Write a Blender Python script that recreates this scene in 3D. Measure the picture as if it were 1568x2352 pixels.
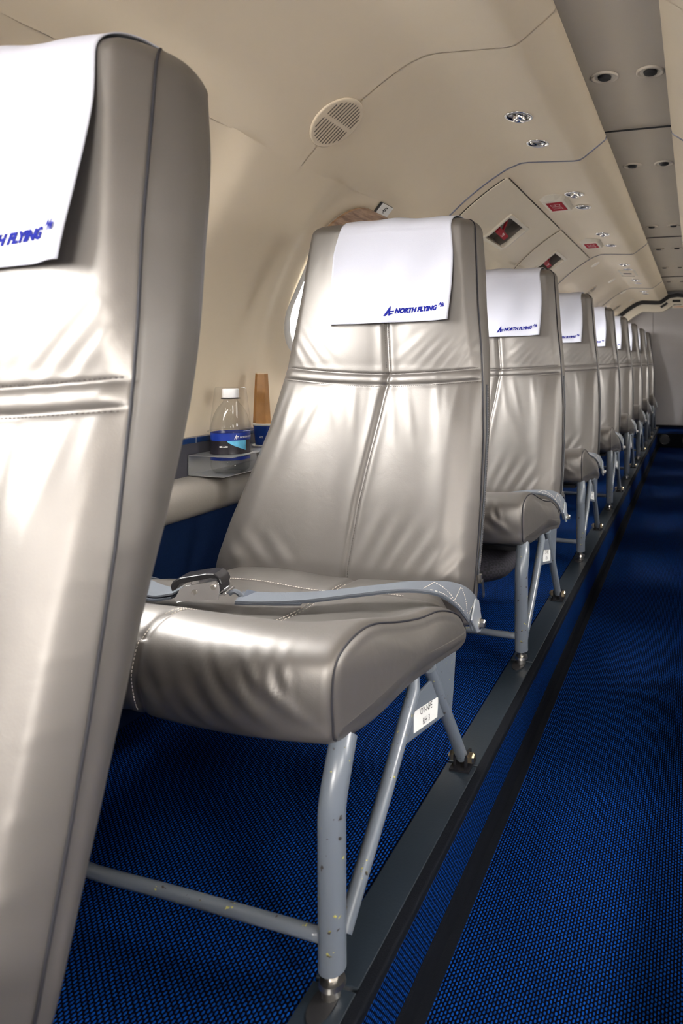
import bpy, bmesh, math, random
from mathutils import Vector, Matrix, noise
random.seed(7)
PI = math.pi
C = bpy.context.scene.collection
for o in list(bpy.data.objects): bpy.data.objects.remove(o)
scene = bpy.context.scene

# ------------------------------------------------------------------ camera, world, light, exposure
FPX, CXP, CYP = 1550.0, 1138.37, 829.72
YAW = math.radians(16.352)
cam_d = bpy.data.cameras.new('camera'); cam = bpy.data.objects.new('camera', cam_d); C.objects.link(cam)
cam.location = (0.343, -0.595, 0.6286)
cam.rotation_euler = (PI/2, 0, YAW)
cam_d.sensor_fit = 'HORIZONTAL'; cam_d.sensor_width = 36
cam_d.lens = FPX/1568*36
cam_d.shift_x = (784-CXP)/1568
cam_d.shift_y = (CYP-1176)/1568
cam_d.clip_start = 0.02
cam_d.dof.use_dof = True; cam_d.dof.focus_distance = 1.2; cam_d.dof.aperture_fstop = 13
scene.camera = cam
scene.view_settings.view_transform = 'Standard'
scene.view_settings.look = 'None'
scene.view_settings.gamma = 1
scene.view_settings.use_curve_mapping = False
scene.view_settings.exposure = -0.52
world = bpy.data.worlds.new('sky'); scene.world = world; world.use_nodes = True
wb = world.node_tree.nodes['Background']; wb.inputs[0].default_value = (1.0, 0.97, 0.93, 1); 
_nt = world.node_tree; _tc = _nt.nodes.new('ShaderNodeTexCoord'); _sp = _nt.nodes.new('ShaderNodeSeparateXYZ'); _mr = _nt.nodes.new('ShaderNodeMapRange')
_nt.links.new(_tc.outputs['Generated'], _sp.inputs[0]); _nt.links.new(_sp.outputs[2], _mr.inputs[0])
for _i, _v in ((1,-.08),(2,.12),(3,11.0),(4,54.0)): _mr.inputs[_i].default_value = _v      # pale apron below, bright overcast sky above
_ax = _nt.nodes.new('ShaderNodeMapRange'); _nt.links.new(_sp.outputs[0], _ax.inputs[0])
for _i, _v in ((1,-.6),(2,.6),(3,1.4),(4,.5)): _ax.inputs[_i].default_value = _v          # left sky raised to brighten the window reflections on the seats
_mm = _nt.nodes.new('ShaderNodeMath'); _mm.operation = 'MULTIPLY'; _nt.links.new(_mr.outputs[0], _mm.inputs[0]); _nt.links.new(_ax.outputs[0], _mm.inputs[1])
_nt.links.new(_mm.outputs[0], wb.inputs[1])

XC, ZC, RR = 0.195, 0.463, 0.822          # centre line, centre and radius of the cabin tube
PITCH = 0.762
WIN_Y = [0.992 + 0.803*k for k in range(-4, 7)]
def window_lamp(y, side, x, z, aim_z, sx, sy, power, spread, col, dy=0.0):
    d = bpy.data.lights.new('daylight_fill', 'AREA'); d.shape = 'RECTANGLE'; d.size = sx; d.size_y = sy
    d.energy = power; d.color = col; d.spread = math.radians(spread)
    o = bpy.data.objects.new('daylight_fill', d); C.objects.link(o)
    o.location = (XC + side*x, y+dy, z)
    n = Vector((XC+side*.80, y, aim_z)) - Vector(o.location)
    q = n.to_track_quat('-Z', 'Y').to_euler(); o.rotation_euler = q
    return o
for y in WIN_Y:
    window_lamp(y, +1, 1.40, 1.40, .83, .30, .50, 16.0, 120, (1.0, 0.955, 0.90))
    window_lamp(y, +1, 1.35, 1.18, .83, .45, .26, 8.0, 120, (1.0, 0.95, 0.88), -.55)  # added low fill for seat fronts     # above: bright sky high on the right
    window_lamp(y, +1, 1.40, .35, .83, .78, .35, 3.0, 130, (1.0, 0.94, 0.84))        # light thrown up by the apron
    window_lamp(y, -1, 1.35, 1.35, .83, .78, .50, 5.0, 120, (0.90, 0.95, 1.0))

# unseen lamp added behind the camera to brighten the seat fronts
d = bpy.data.lights.new('daylight_fill', 'AREA'); d.shape = 'RECTANGLE'; d.size = .8; d.size_y = .42; d.energy = 26; d.color = (1, .95, .89); d.spread = math.radians(150)
o = bpy.data.objects.new('daylight_fill', d); C.objects.link(o); o.location = (XC-.12, -2.35, .98); o.rotation_euler = Vector((0,1,-.12)).to_track_quat('-Z','Y').to_euler()

# ------------------------------------------------------------------ helpers
def mesh_obj(name, verts, faces, mat, parent=None, smooth=True, loc=None):
    me = bpy.data.meshes.new(name); me.from_pydata([tuple(v) for v in verts], [], faces); me.update()
    bm = bmesh.new(); bm.from_mesh(me); bmesh.ops.recalc_face_normals(bm, faces=bm.faces); bm.to_mesh(me); bm.free()
    if mat: me.materials.append(mat)
    if smooth:
        for p in me.polygons: p.use_smooth = True
    o = bpy.data.objects.new(name, me); C.objects.link(o)
    if parent: o.parent = parent
    if loc: o.location = loc
    return o
def empty(name, loc=(0,0,0)):
    o = bpy.data.objects.new(name, None); C.objects.link(o); o.location = loc; o.empty_display_size = .05
    return o
def tag(o, label=None, cat=None, group=None, kind=None):
    if label: o['label'] = label
    if cat: o['category'] = cat
    if group: o['group'] = group
    if kind: o['kind'] = kind
    return o
def bevel(o, w, seg=2, ang=40):
    m = o.modifiers.new('bevel', 'BEVEL'); m.width = w; m.segments = seg; m.limit_method = 'ANGLE'; m.angle_limit = math.radians(ang)
    m.harden_normals = False
    return o
class MB:
    def __init__(s): s.v = []; s.f = []
    def add(s, v, f):
        n = len(s.v); s.v += [tuple(q) for q in v]; s.f += [tuple(i+n for i in g) for g in f]
    def box(s, a, b, M=None):
        x0,y0,z0 = a; x1,y1,z1 = b
        v = [Vector(q) for q in [(x0,y0,z0),(x1,y0,z0),(x1,y1,z0),(x0,y1,z0),(x0,y0,z1),(x1,y0,z1),(x1,y1,z1),(x0,y1,z1)]]
        if M: v = [M @ q for q in v]
        s.add(v, [(0,3,2,1),(4,5,6,7),(0,1,5,4),(1,2,6,5),(2,3,7,6),(3,0,4,7)])
    def tube(s, pts, r, seg=14, cap=True):
        pts = [Vector(p) for p in pts]; n = len(pts)
        rs = r if isinstance(r, (list, tuple)) else [r]*n
        up = Vector((0,0,1)); t0 = (pts[1]-pts[0]).normalized()
        if abs(t0.dot(up)) > .95: up = Vector((1,0,0))
        a = t0.cross(up).normalized(); v = []
        for i, p in enumerate(pts):
            t = (pts[min(i+1,n-1)]-pts[max(i-1,0)]).normalized()
            a = (a - t*a.dot(t)).normalized(); b = t.cross(a)
            for k in range(seg):
                q = 2*PI*k/seg; v.append(p + (a*math.cos(q)+b*math.sin(q))*rs[i])
        f = [(i*seg+k, i*seg+(k+1)%seg, (i+1)*seg+(k+1)%seg, (i+1)*seg+k) for i in range(n-1) for k in range(seg)]
        if cap: f += [tuple(range(seg))[::-1], tuple(range((n-1)*seg, n*seg))]
        s.add(v, f)
    def lathe(s, prof, seg=32, M=None, cap=True):
        v = []
        for r, z in prof:
            for k in range(seg):
                q = 2*PI*k/seg; w = Vector((r*math.cos(q), r*math.sin(q), z)); v.append(M @ w if M else w)
        n = len(prof)
        f = [(i*seg+k, i*seg+(k+1)%seg, (i+1)*seg+(k+1)%seg, (i+1)*seg+k) for i in range(n-1) for k in range(seg)]
        if cap: f += [tuple(range(seg))[::-1], tuple(range((n-1)*seg, n*seg))]
        s.add(v, f)
    def ribbon(s, pts, wv, w, th):
        pts = [Vector(p) for p in pts]; n = len(pts); v = []
        for i, p in enumerate(pts):
            t = (pts[min(i+1,n-1)]-pts[max(i-1,0)]).normalized()
            wd = Vector(wv[i]) if isinstance(wv, list) else Vector(wv)
            wd = (wd - t*wd.dot(t)).normalized(); nn = t.cross(wd)
            for a, b in ((-1,-1),(-.33,-1),(.33,-1),(1,-1),(1,1),(.33,1),(-.33,1),(-1,1)):
                v.append(p + wd*(a*w/2) + nn*(b*th/2))
        f = [(i*8+k, i*8+(k+1)%8, (i+1)*8+(k+1)%8, (i+1)*8+k) for i in range(n-1) for k in range(8)]
        f += [tuple(range(8))[::-1], tuple(range((n-1)*8, n*8))]
        s.add(v, f)
    def prism(s, poly, M, th):
        n = len(poly)
        v = [M @ Vector((x,y,0)) for x,y in poly] + [M @ Vector((x,y,th)) for x,y in poly]
        s.add(v, [tuple(range(n))[::-1], tuple(range(n,2*n))] + [(i,(i+1)%n,n+(i+1)%n,n+i) for i in range(n)])
    def build(s, name, mat, parent=None, smooth=True):
        return mesh_obj(name, s.v, s.f, mat, parent, smooth)
def auto(o, ang=35):
    for e in o.data.edges: pass
    me = o.data
    bm = bmesh.new(); bm.from_mesh(me)
    for e in bm.edges:
        if len(e.link_faces) == 2 and e.calc_face_angle(0) > math.radians(ang): e.smooth = False
    bm.to_mesh(me); bm.free(); return o
def smooth_path(pts, sub=8, closed=False):
    pts = [Vector(p) for p in pts]; n = len(pts); out = []
    rng = n if closed else n-1
    for i in range(rng):
        if closed: p0,p1,p2,p3 = pts[(i-1)%n],pts[i],pts[(i+1)%n],pts[(i+2)%n]
        else: p0,p1,p2,p3 = pts[max(i-1,0)],pts[i],pts[i+1],pts[min(i+2,n-1)]
        for k in range(sub):
            t = k/sub
            out.append(.5*((2*p1)+(-p0+p2)*t+(2*p0-5*p1+4*p2-p3)*t*t+(-p0+3*p1-3*p2+p3)*t**3))
    if not closed: out.append(pts[-1])
    return out
def interp(tab, x):
    if x <= tab[0][0]: return tab[0][1]
    for (a, fa), (b, fb) in zip(tab, tab[1:]):
        if x <= b:
            t = (x-a)/(b-a); return fa+(fb-fa)*t
    return tab[-1][1]
def sst(a, b, x):
    t = max(0, min(1, (x-a)/(b-a))); return t*t*(3-2*t)
def rrect(w, h, r, n=8):
    out = []
    for cx, cy, a0 in ((w/2-r,h/2-r,0),(-w/2+r,h/2-r,90),(-w/2+r,-h/2+r,180),(w/2-r,-h/2+r,270)):
        for k in range(n+1):
            a = math.radians(a0+90*k/n); out.append((cx+r*math.cos(a), cy+r*math.sin(a)))
    return out
def text_geo(txt, size, bold=0.0, shear=0.0, align='LEFT', sx=1.0):
    cu = bpy.data.curves.new('t', 'FONT'); cu.body = txt; cu.size = size; cu.align_x = align
    cu.offset = bold; cu.shear = shear; cu.resolution_u = 3
    o = bpy.data.objects.new('t', cu); C.objects.link(o)
    bpy.context.view_layer.update()
    me = bpy.data.meshes.new_from_object(o.evaluated_get(bpy.context.evaluated_depsgraph_get()))
    v = [(q.co.x*sx, q.co.y) for q in me.vertices]; f = [tuple(p.vertices) for p in me.polygons]
    bpy.data.objects.remove(o); bpy.data.curves.remove(cu); bpy.data.meshes.remove(me)
    return v, f

# ------------------------------------------------------------------ materials
def mat_new(name):
    m = bpy.data.materials.new(name); m.use_nodes = True; nt = m.node_tree; b = nt.nodes['Principled BSDF']; return m, nt, b
def N(nt, typ, **kw):
    n = nt.nodes.new(typ)
    for k, v in kw.items():
        if k.startswith('i_'):
            key = k[2:]; key = int(key) if key.isdigit() else key.replace('_', ' ')
            n.inputs[key].default_value = v
        else: setattr(n, k, v)
    return n
def math_n(nt, op, a, b=None, c=None):
    n = nt.nodes.new('ShaderNodeMath'); n.operation = op
    for i, q in enumerate((a, b, c)):
        if q is None: continue
        if isinstance(q, (int, float)): n.inputs[i].default_value = q
        else: nt.links.new(q, n.inputs[i])
    return n.outputs[0]
def mat_simple(name, col, rough=.5, metal=0, spec=.5, bump=0, bscale=200, var=0, vscale=20, coat=0):
    m, nt, b = mat_new(name)
    b.inputs['Base Color'].default_value = (*col, 1); b.inputs['Roughness'].default_value = rough
    b.inputs['Metallic'].default_value = metal; b.inputs['Specular IOR Level'].default_value = spec
    b.inputs['Coat Weight'].default_value = coat
    tc = N(nt, 'ShaderNodeTexCoord')
    if var:
        nz = N(nt, 'ShaderNodeTexNoise'); nz.inputs['Scale'].default_value = vscale; nz.inputs['Detail'].default_value = 5
        nt.links.new(tc.outputs['Object'], nz.inputs['Vector'])
        mx = N(nt, 'ShaderNodeMix', data_type='RGBA'); mx.inputs[6].default_value = (*[c*(1-var) for c in col], 1); mx.inputs[7].default_value = (*[min(1,c*(1+var)) for c in col], 1)
        nt.links.new(nz.outputs['Fac'], mx.inputs[0]); nt.links.new(mx.outputs[2], b.inputs['Base Color'])
    if bump:
        nz = N(nt, 'ShaderNodeTexNoise'); nz.inputs['Scale'].default_value = bscale; nz.inputs['Detail'].default_value = 4
        nt.links.new(tc.outputs['Object'], nz.inputs['Vector'])
        bp = N(nt, 'ShaderNodeBump'); bp.inputs['Strength'].default_value = bump; bp.inputs['Distance'].default_value = .001
        nt.links.new(nz.outputs['Fac'], bp.inputs['Height']); nt.links.new(bp.outputs[0], b.inputs['Normal'])
    return m
def mat_leather():
    m, nt, b = mat_new('leather'); tc = N(nt, 'ShaderNodeTexCoord')
    b.inputs['Base Color'].default_value = (.066,.060,.056,1)
    n1 = N(nt, 'ShaderNodeTexNoise'); n1.inputs['Scale'].default_value = 9; n1.inputs['Detail'].default_value = 6
    nt.links.new(tc.outputs['Object'], n1.inputs['Vector'])
    r = N(nt, 'ShaderNodeMapRange'); r.inputs[1].default_value = .3; r.inputs[2].default_value = .7; r.inputs[3].default_value = .42; r.inputs[4].default_value = .50
    nt.links.new(n1.outputs['Fac'], r.inputs[0]); nt.links.new(r.outputs[0], b.inputs['Roughness'])
    b.inputs['IOR'].default_value = 1.8; b.inputs['Specular IOR Level'].default_value = .66; b.inputs['Specular Tint'].default_value = (1,.95,.90,1)
    v = N(nt, 'ShaderNodeTexVoronoi'); v.inputs['Scale'].default_value = 700; nt.links.new(tc.outputs['Object'], v.inputs['Vector'])
    n2 = N(nt, 'ShaderNodeTexNoise'); n2.inputs['Scale'].default_value = 28; n2.inputs['Detail'].default_value = 3; n2.inputs['Distortion'].default_value = .6
    nt.links.new(tc.outputs['Object'], n2.inputs['Vector'])
    b1 = N(nt, 'ShaderNodeBump'); b1.inputs['Strength'].default_value = .06; b1.inputs['Distance'].default_value = .0006
    nt.links.new(v.outputs['Distance'], b1.inputs['Height'])
    b2 = N(nt, 'ShaderNodeBump'); b2.inputs['Strength'].default_value = .08; b2.inputs['Distance'].default_value = .006
    nt.links.new(n2.outputs['Fac'], b2.inputs['Height']); nt.links.new(b1.outputs[0], b2.inputs['Normal'])
    nt.links.new(b2.outputs[0], b.inputs['Normal'])
    return m
def mat_carpet(name='carpet', vert=False):
    m, nt, b = mat_new(name); tc = N(nt, 'ShaderNodeTexCoord'); sp = N(nt, 'ShaderNodeSeparateXYZ')
    nt.links.new(tc.outputs['Object'], sp.inputs[0])
    u = math_n(nt, 'MULTIPLY', sp.outputs[2 if vert else 0], 1/.0042); v = math_n(nt, 'MULTIPLY', sp.outputs[1], 1/.0062)
    wob = N(nt, 'ShaderNodeTexNoise'); wob.inputs['Scale'].default_value = 90; nt.links.new(tc.outputs['Object'], wob.inputs['Vector'])
    u = math_n(nt, 'ADD', u, math_n(nt, 'MULTIPLY', math_n(nt, 'SUBTRACT', wob.outputs['Fac'], .5), .5))
    row = math_n(nt, 'FLOOR', u); odd = math_n(nt, 'FRACT', math_n(nt, 'MULTIPLY', row, .5))
    v = math_n(nt, 'ADD', v, odd)
    fu = math_n(nt, 'ABSOLUTE', math_n(nt, 'SUBTRACT', math_n(nt, 'FRACT', u), .5)); fv = math_n(nt, 'ABSOLUTE', math_n(nt, 'SUBTRACT', math_n(nt, 'FRACT', v), .5))
    e = math_n(nt, 'ADD', math_n(nt, 'POWER', math_n(nt, 'MULTIPLY', fu, 1/.30), 2), math_n(nt, 'POWER', math_n(nt, 'MULTIPLY', fv, 1/.36), 2))
    mk = N(nt, 'ShaderNodeMapRange'); mk.inputs[1].default_value = .6; mk.inputs[2].default_value = 1.3; mk.inputs[3].default_value = 1; mk.inputs[4].default_value = 0
    nt.links.new(e, mk.inputs[0])
    nz = N(nt, 'ShaderNodeTexNoise'); nz.inputs['Scale'].default_value = 260; nt.links.new(tc.outputs['Object'], nz.inputs['Vector'])
    nb = N(nt, 'ShaderNodeMapRange'); nb.inputs[1].default_value = .3; nb.inputs[2].default_value = .7; nb.inputs[3].default_value = .35; nb.inputs[4].default_value = 1.1
    nt.links.new(nz.outputs['Fac'], nb.inputs[0])
    fac = math_n(nt, 'MULTIPLY', mk.outputs[0], nb.outputs[0])
    mx = N(nt, 'ShaderNodeMix', data_type='RGBA'); mx.inputs[6].default_value = (.0006,.0010,.0045,1); mx.inputs[7].default_value = (.003,.056,.29,1)
    nt.links.new(fac, mx.inputs[0]); nt.links.new(mx.outputs[2], b.inputs['Base Color'])
    b.inputs['Roughness'].default_value = .85; b.inputs['Specular IOR Level'].default_value = .03
    bp = N(nt, 'ShaderNodeBump'); bp.inputs['Strength'].default_value = .5; bp.inputs['Distance'].default_value = .0012
    nt.links.new(fac, bp.inputs['Height']); nt.links.new(bp.outputs[0], b.inputs['Normal'])
    return m
def mat_painted():
    m, nt, b = mat_new('painted_tube'); tc = N(nt, 'ShaderNodeTexCoord')
    nz = N(nt, 'ShaderNodeTexNoise'); nz.inputs['Scale'].default_value = 130; nz.inputs['Detail'].default_value = 2
    nt.links.new(tc.outputs['Object'], nz.inputs['Vector'])
    cr = N(nt, 'ShaderNodeValToRGB'); cr.color_ramp.elements[0].position = .685; cr.color_ramp.elements[0].color = (0,0,0,1); cr.color_ramp.elements[1].position = .70; cr.color_ramp.elements[1].color = (1,1,1,1)
    nt.links.new(nz.outputs['Fac'], cr.inputs[0])
    n2 = N(nt, 'ShaderNodeTexNoise'); n2.inputs['Scale'].default_value = 60; nt.links.new(tc.outputs['Object'], n2.inputs['Vector'])
    c2 = N(nt, 'ShaderNodeValToRGB'); c2.color_ramp.elements[0].position = .5; c2.color_ramp.elements[0].color = (.03,.025,.02,1); c2.color_ramp.elements[1].position = .58; c2.color_ramp.elements[1].color = (.45,.42,.10,1)
    nt.links.new(n2.outputs['Fac'], c2.inputs[0])
    mx = N(nt, 'ShaderNodeMix', data_type='RGBA'); mx.inputs[6].default_value = (.12,.138,.165,1)
    nt.links.new(cr.outputs[0], mx.inputs[0]); nt.links.new(c2.outputs[0], mx.inputs[7]); nt.links.new(mx.outputs[2], b.inputs['Base Color'])
    b.inputs['Roughness'].default_value = .28
    return m
def mat_glass(name, tint=(1,1,1), glossy=.12, ior=1.45):
    m, nt, b = mat_new(name); nt.nodes.remove(b); out = nt.nodes['Material Output']
    tr = N(nt, 'ShaderNodeBsdfTransparent'); tr.inputs[0].default_value = (*tint, 1)
    gl = N(nt, 'ShaderNodeBsdfGlossy'); gl.inputs['Roughness'].default_value = .04
    fr = N(nt, 'ShaderNodeLayerWeight'); fr.inputs[0].default_value = .5
    f = math_n(nt, 'ADD', math_n(nt, 'MULTIPLY', math_n(nt, 'POWER', fr.outputs['Facing'], 5), .6), glossy)
    mx = N(nt, 'ShaderNodeMixShader'); nt.links.new(f, mx.inputs[0]); nt.links.new(tr.outputs[0], mx.inputs[1]); nt.links.new(gl.outputs[0], mx.inputs[2])
    nt.links.new(mx.outputs[0], out.inputs[0]); return m
def mat_wood():
    m, nt, b = mat_new('shade_wood'); tc = N(nt, 'ShaderNodeTexCoord'); mp = N(nt, 'ShaderNodeMapping'); mp.inputs['Scale'].default_value = (1,6,60)
    nt.links.new(tc.outputs['Object'], mp.inputs[0])
    nz = N(nt, 'ShaderNodeTexNoise'); nz.inputs['Scale'].default_value = 3; nz.inputs['Detail'].default_value = 6; nt.links.new(mp.outputs[0], nz.inputs['Vector'])
    cr = N(nt, 'ShaderNodeValToRGB'); cr.color_ramp.elements[0].position = .35; cr.color_ramp.elements[0].color = (.17,.09,.05,1); cr.color_ramp.elements[1].position = .65; cr.color_ramp.elements[1].color = (.40,.26,.16,1)
    nt.links.new(nz.outputs['Fac'], cr.inputs[0]); nt.links.new(cr.outputs[0], b.inputs['Base Color']); b.inputs['Roughness'].default_value = .4
    return m
def mat_plaid():
    m, nt, b = mat_new('plaid_cloth'); tc = N(nt, 'ShaderNodeTexCoord')
    ck = N(nt, 'ShaderNodeTexChecker'); ck.inputs['Scale'].default_value = 170; ck.inputs[1].default_value = (.005,.005,.009,1); ck.inputs[2].default_value = (.018,.016,.026,1)
    nt.links.new(tc.outputs['Object'], ck.inputs['Vector']); nt.links.new(ck.outputs[0], b.inputs['Base Color']); b.inputs['Roughness'].default_value = .8
    return m
M = {}
M['leather'] = mat_leather()
M['piping'] = mat_simple('piping_leather', (.022,.022,.028), .6, spec=.25)
M['thread_dark'] = mat_simple('dark_thread', (.10,.09,.085), .7)
M['thread_light'] = mat_simple('light_thread', (.62,.57,.50), .7)
M['cloth'] = mat_simple('white_cloth', (.46,.47,.54), .85, spec=.2, bump=.25, bscale=900)
M['logo'] = mat_simple('logo_print', (.006,.010,.16), .8, spec=.1)
M['paint'] = mat_painted()
M['steel'] = mat_simple('steel', (.55,.53,.50), .3, 1, bump=.05)
M['brass'] = mat_simple('brass_nut', (.55,.45,.30), .3, 1)
M['chrome'] = mat_simple('chrome', (.80,.80,.82), .12, 1)
M['bowl'] = mat_simple('chrome_bowl_shaded', (.10,.10,.11), .15, 1)  # chrome darkened, the shade of a deep bowl put into the colour
M['zinc'] = mat_simple('zinc_plate', (.50,.54,.58), .35, .6)
M['blackplastic'] = mat_simple('black_plastic', (.012,.012,.015), .25)
M['dark'] = mat_simple('dark_recess', (.01,.01,.012), .6)
M['web'] = mat_simple('belt_webbing', (.105,.118,.14), .6, bump=.5, bscale=1200)
M['webdark'] = mat_simple('belt_edge', (.05,.06,.08), .7, bump=.5, bscale=1200)
M['zip'] = mat_simple('zipper_tape', (.035,.04,.05), .6)
M['teeth'] = mat_simple('zipper_teeth', (.25,.24,.24), .4, .6)
M['carpet'] = mat_carpet(); M['carpetv'] = mat_carpet('riser_carpet', True)
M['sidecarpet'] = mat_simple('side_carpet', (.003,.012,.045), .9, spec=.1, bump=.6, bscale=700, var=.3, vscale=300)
M['binding'] = mat_simple('carpet_binding', (.004,.005,.008), .8, spec=.1, bump=.6, bscale=900)
M['rail'] = mat_simple('rail_rubber', (.014,.020,.028), .36, bump=.15, bscale=300, var=.25, vscale=12)
M['panel'] = mat_simple('beige_panel', (.72,.62,.475), .45, spec=.4, bump=.06, bscale=500, var=.045, vscale=4)
M['panel2'] = mat_simple('centre_panel', (.55,.49,.41), .45, var=.06, vscale=5)
M['hatch'] = mat_simple('hatch_panel', (.71,.63,.50), .45, bump=.06, bscale=500, var=.04, vscale=6)
M['cream'] = mat_simple('cream_plastic', (.62,.57,.48), .4)
M['white'] = mat_simple('white_plastic', (.80,.80,.78), .4)
M['black'] = mat_simple('black_ink', (.01,.01,.012), .5)
M['strip'] = mat_simple('joint_metal', (.20,.20,.24), .3, .7)
M['gap'] = mat_simple('gap_black', (.006,.006,.008), .7)
M['red'] = mat_simple('red_plastic', (.30,.008,.020), .6, spec=.2)
M['redsign'] = mat_simple('exit_red', (.27,.008,.022), .8, spec=.1)
M['bulkhead'] = mat_simple('bulkhead_grey', (.34,.325,.33), .6, var=.04, vscale=5)
M['vinyl'] = mat_simple('ledge_vinyl', (.22,.20,.18), .5, bump=.2, bscale=400)
M['ledgedark'] = mat_simple('ledge_dark', (.055,.055,.07), .5)
M['bluetrim'] = mat_simple('blue_trim', (.012,.035,.12), .15)
M['alu'] = mat_simple('aluminium', (.60,.61,.62), .3, .85, bump=.05, bscale=80)
M['clear'] = mat_glass('clear_plastic', (.95,.955,.95), .04)
M['clear2'] = mat_glass('clear_cup', (.985,.985,.985), .02)
M['pane'] = mat_glass('window_pane', (.98,.99,1), .01)
M['capwhite'] = mat_simple('bottle_cap', (.85,.85,.86), .35)
M['lblue'] = mat_simple('label_blue', (.004,.028,.25), .35)
M['lblack'] = mat_simple('label_black', (.012,.01,.015), .35)
M['lsky'] = mat_simple('label_sky', (.12,.45,.72), .35, var=.5, vscale=90)
M['cupblue'] = mat_simple('cup_blue', (.004,.03,.20), .3)
M['paperwhite'] = mat_simple('cup_white', (.80,.79,.77), .5)
M['kraft'] = mat_simple('brown_paper', (.36,.17,.045), .4, var=.3, vscale=60)
M['kraft2'] = mat_simple('paper_edge', (.75,.62,.45), .6)
M['wood'] = mat_wood()
M['plaid'] = mat_plaid()
M['yellow'] = mat_simple('yellow_tape', (.65,.50,.02), .5)
M['speaker'] = mat_simple('speaker_mesh', (.03,.03,.035), .5, .3, bump=.8, bscale=900)
M['oval'] = mat_simple('oval_lens', (.88,.84,.76), .3)
M['orange'] = mat_simple('orange_print', (.60,.16,.04), .5)

# ------------------------------------------------------------------ seat geometry functions (seat local frame: front foot at the origin)
XR = [(.19,-.018),(.226,-.015),(.314,-.013),(.385,-.013),(.497,-.016),(.597,-.025),(.66,-.032),(.734,-.043),(.827,-.053),(.888,-.060),(.90,-.062)]
XL = [(.19,-.535),(.241,-.53),(.327,-.51),(.412,-.483),(.497,-.456),(.615,-.432),(.755,-.421),(.838,-.416),(.89,-.410),(.90,-.409)]
XM = [(.19,-.247),(.23,-.245),(.373,-.237),(.53,-.216),(.604,-.209),(.69,-.218),(.9,-.226)]
TT = [(.19,.020),(.25,.025),(.35,.034),(.45,.045),(.53,.060),(.60,.075),(.72,.082),(.82,.084),(.87,.074),(.90,.066)]
TT = [(.19+.71*i/60, sum(interp(TT, .19+.71*i/60+e*.012) for e in range(-4, 5))/9) for i in range(61)]
def yfront(z): return .5736 + .2203*(z-.598)
WR = []
def wr(x, z, ang, L, w, a): WR.append((x, z, math.radians(ang), L, w, a))
rnd = random.Random(3)
for i in range(6): wr(-.052-.020*i, .640+.004*i, 52-3*i, .042, .006+.001*i, .0026)
for i in range(4): wr(-.405+.022*i, .640+.006*i, 125+4*i, .045, .006+.001*i, .0022)
for i in range(9): wr(-.40+.042*i+rnd.uniform(-.01,.01), .545+rnd.uniform(-.02,.01), 90+rnd.uniform(-22,22), .045+rnd.uniform(0,.02), .009, .0018)
for i in range(6): wr(-.045-.032*i, .275+.006*i, 48+4*i, .05, .008+.0015*i, .0034)
for i in range(3): wr(-.47+.05*i, .27, 135, .05, .012, .003)
for i in range(8): wr(-.45+.055*i+rnd.uniform(-.02,.02), .40+rnd.uniform(-.07,.07), rnd.uniform(60,120), .06, .018, .0016)
for i in range(7): wr(-.018-.001*i, .25+.045*i, 20+rnd.uniform(-10,10), .018, .004, .0015)
for i in range(6): wr(-.40+.055*i, .80+rnd.uniform(-.05,.06), rnd.uniform(50,130), .05, .014, .0012)
def seat_disp(x, z):
    xm = interp(XM, z); xl = interp(XL, z); xr = interp(XR, z)
    u = (x-xl)/(xr-xl)
    if x < xm: h = (x-xl)/(xm-xl)
    else: h = (x-xm)/(xr-xm)
    h = max(0, min(1, h))
    d = .008*(1-(2*h-1)**2)**.8 if 0 < h < 1 else 0
    d *= .55+.45*sst(.20,.40,z)
    d -= .006*math.exp(-((x-xm)/.006)**2)*sst(.2,.24,z)
    d += .004*math.exp(-((x-xm)/.016)**2) + .003
    # side bolster fading in towards the right and left edge
    d += .007*math.exp(-((x-xr+.055)/.028)**2)*sst(.62,.50,z) + .007*math.exp(-((x-xl-.055)/.028)**2)*sst(.62,.50,z)
    # headrest pillow and lower panel pillow either side of the stitched band
    zb0, zb1 = .590, .611
    zz = z - (.012*((u-.5)**2*4) if True else 0) + .008
    if zz > zb1: d += .006*(1-math.exp(-(zz-zb1)/.030))
    elif zz < zb0: d += .006*(1-math.exp(-(zb0-zz)/.035))
    else: d += .0035*math.sin(PI*(zz-zb0)/(zb1-zb0))
    for q in (zb0, zb1): d -= .0022*math.exp(-((zz-q)/.0028)**2)
    d += .024*max(0, 1-(z-.22)/.40)*(1 if z < .62 else 0) + .018*max(0, (z-.62)/.26)
    d += -.006*sst(.27,.19,z)*3
    for (wx, wz, a, L, w, am) in WR:
        dx, dz = x-wx, z-wz
        if abs(dx) > 3*L or abs(dz) > 3*L: continue
        al = dx*math.cos(a)+dz*math.sin(a); ac = -dx*math.sin(a)+dz*math.cos(a)
        if abs(ac) > 3*w: continue
        d += .42*am*math.exp(-(al/L)**2)*math.exp(-(ac/(1.3*w))**2)*math.cos(ac/w*1.6)
    edge = min(x-xl, xr-x)
    k = sst(-.001, .022, edge); 
    return d*math.sqrt(max(0, k)) 
def seat_smooth(x, z):
    xl = interp(XL, z); xr = interp(XR, z); u = max(0, min(1, (x-xl)/(xr-xl)))
    return .0105+.008*math.sin(PI*u)**.7*.9 + .018*max(0, (z-.62)/.26)*math.sqrt(max(0,sst(-.001,.022,min(x-xl, xr-x))))
def front_pt(x, z, off=0.0, flat=False):
    d = (seat_smooth(x, z) if flat else seat_disp(x, z))+off
    return Vector((x, yfront(z)-d, z+d*.15))
RC_R, RC_L, RZ = .036, .050, .030
ZT = .879
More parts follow.
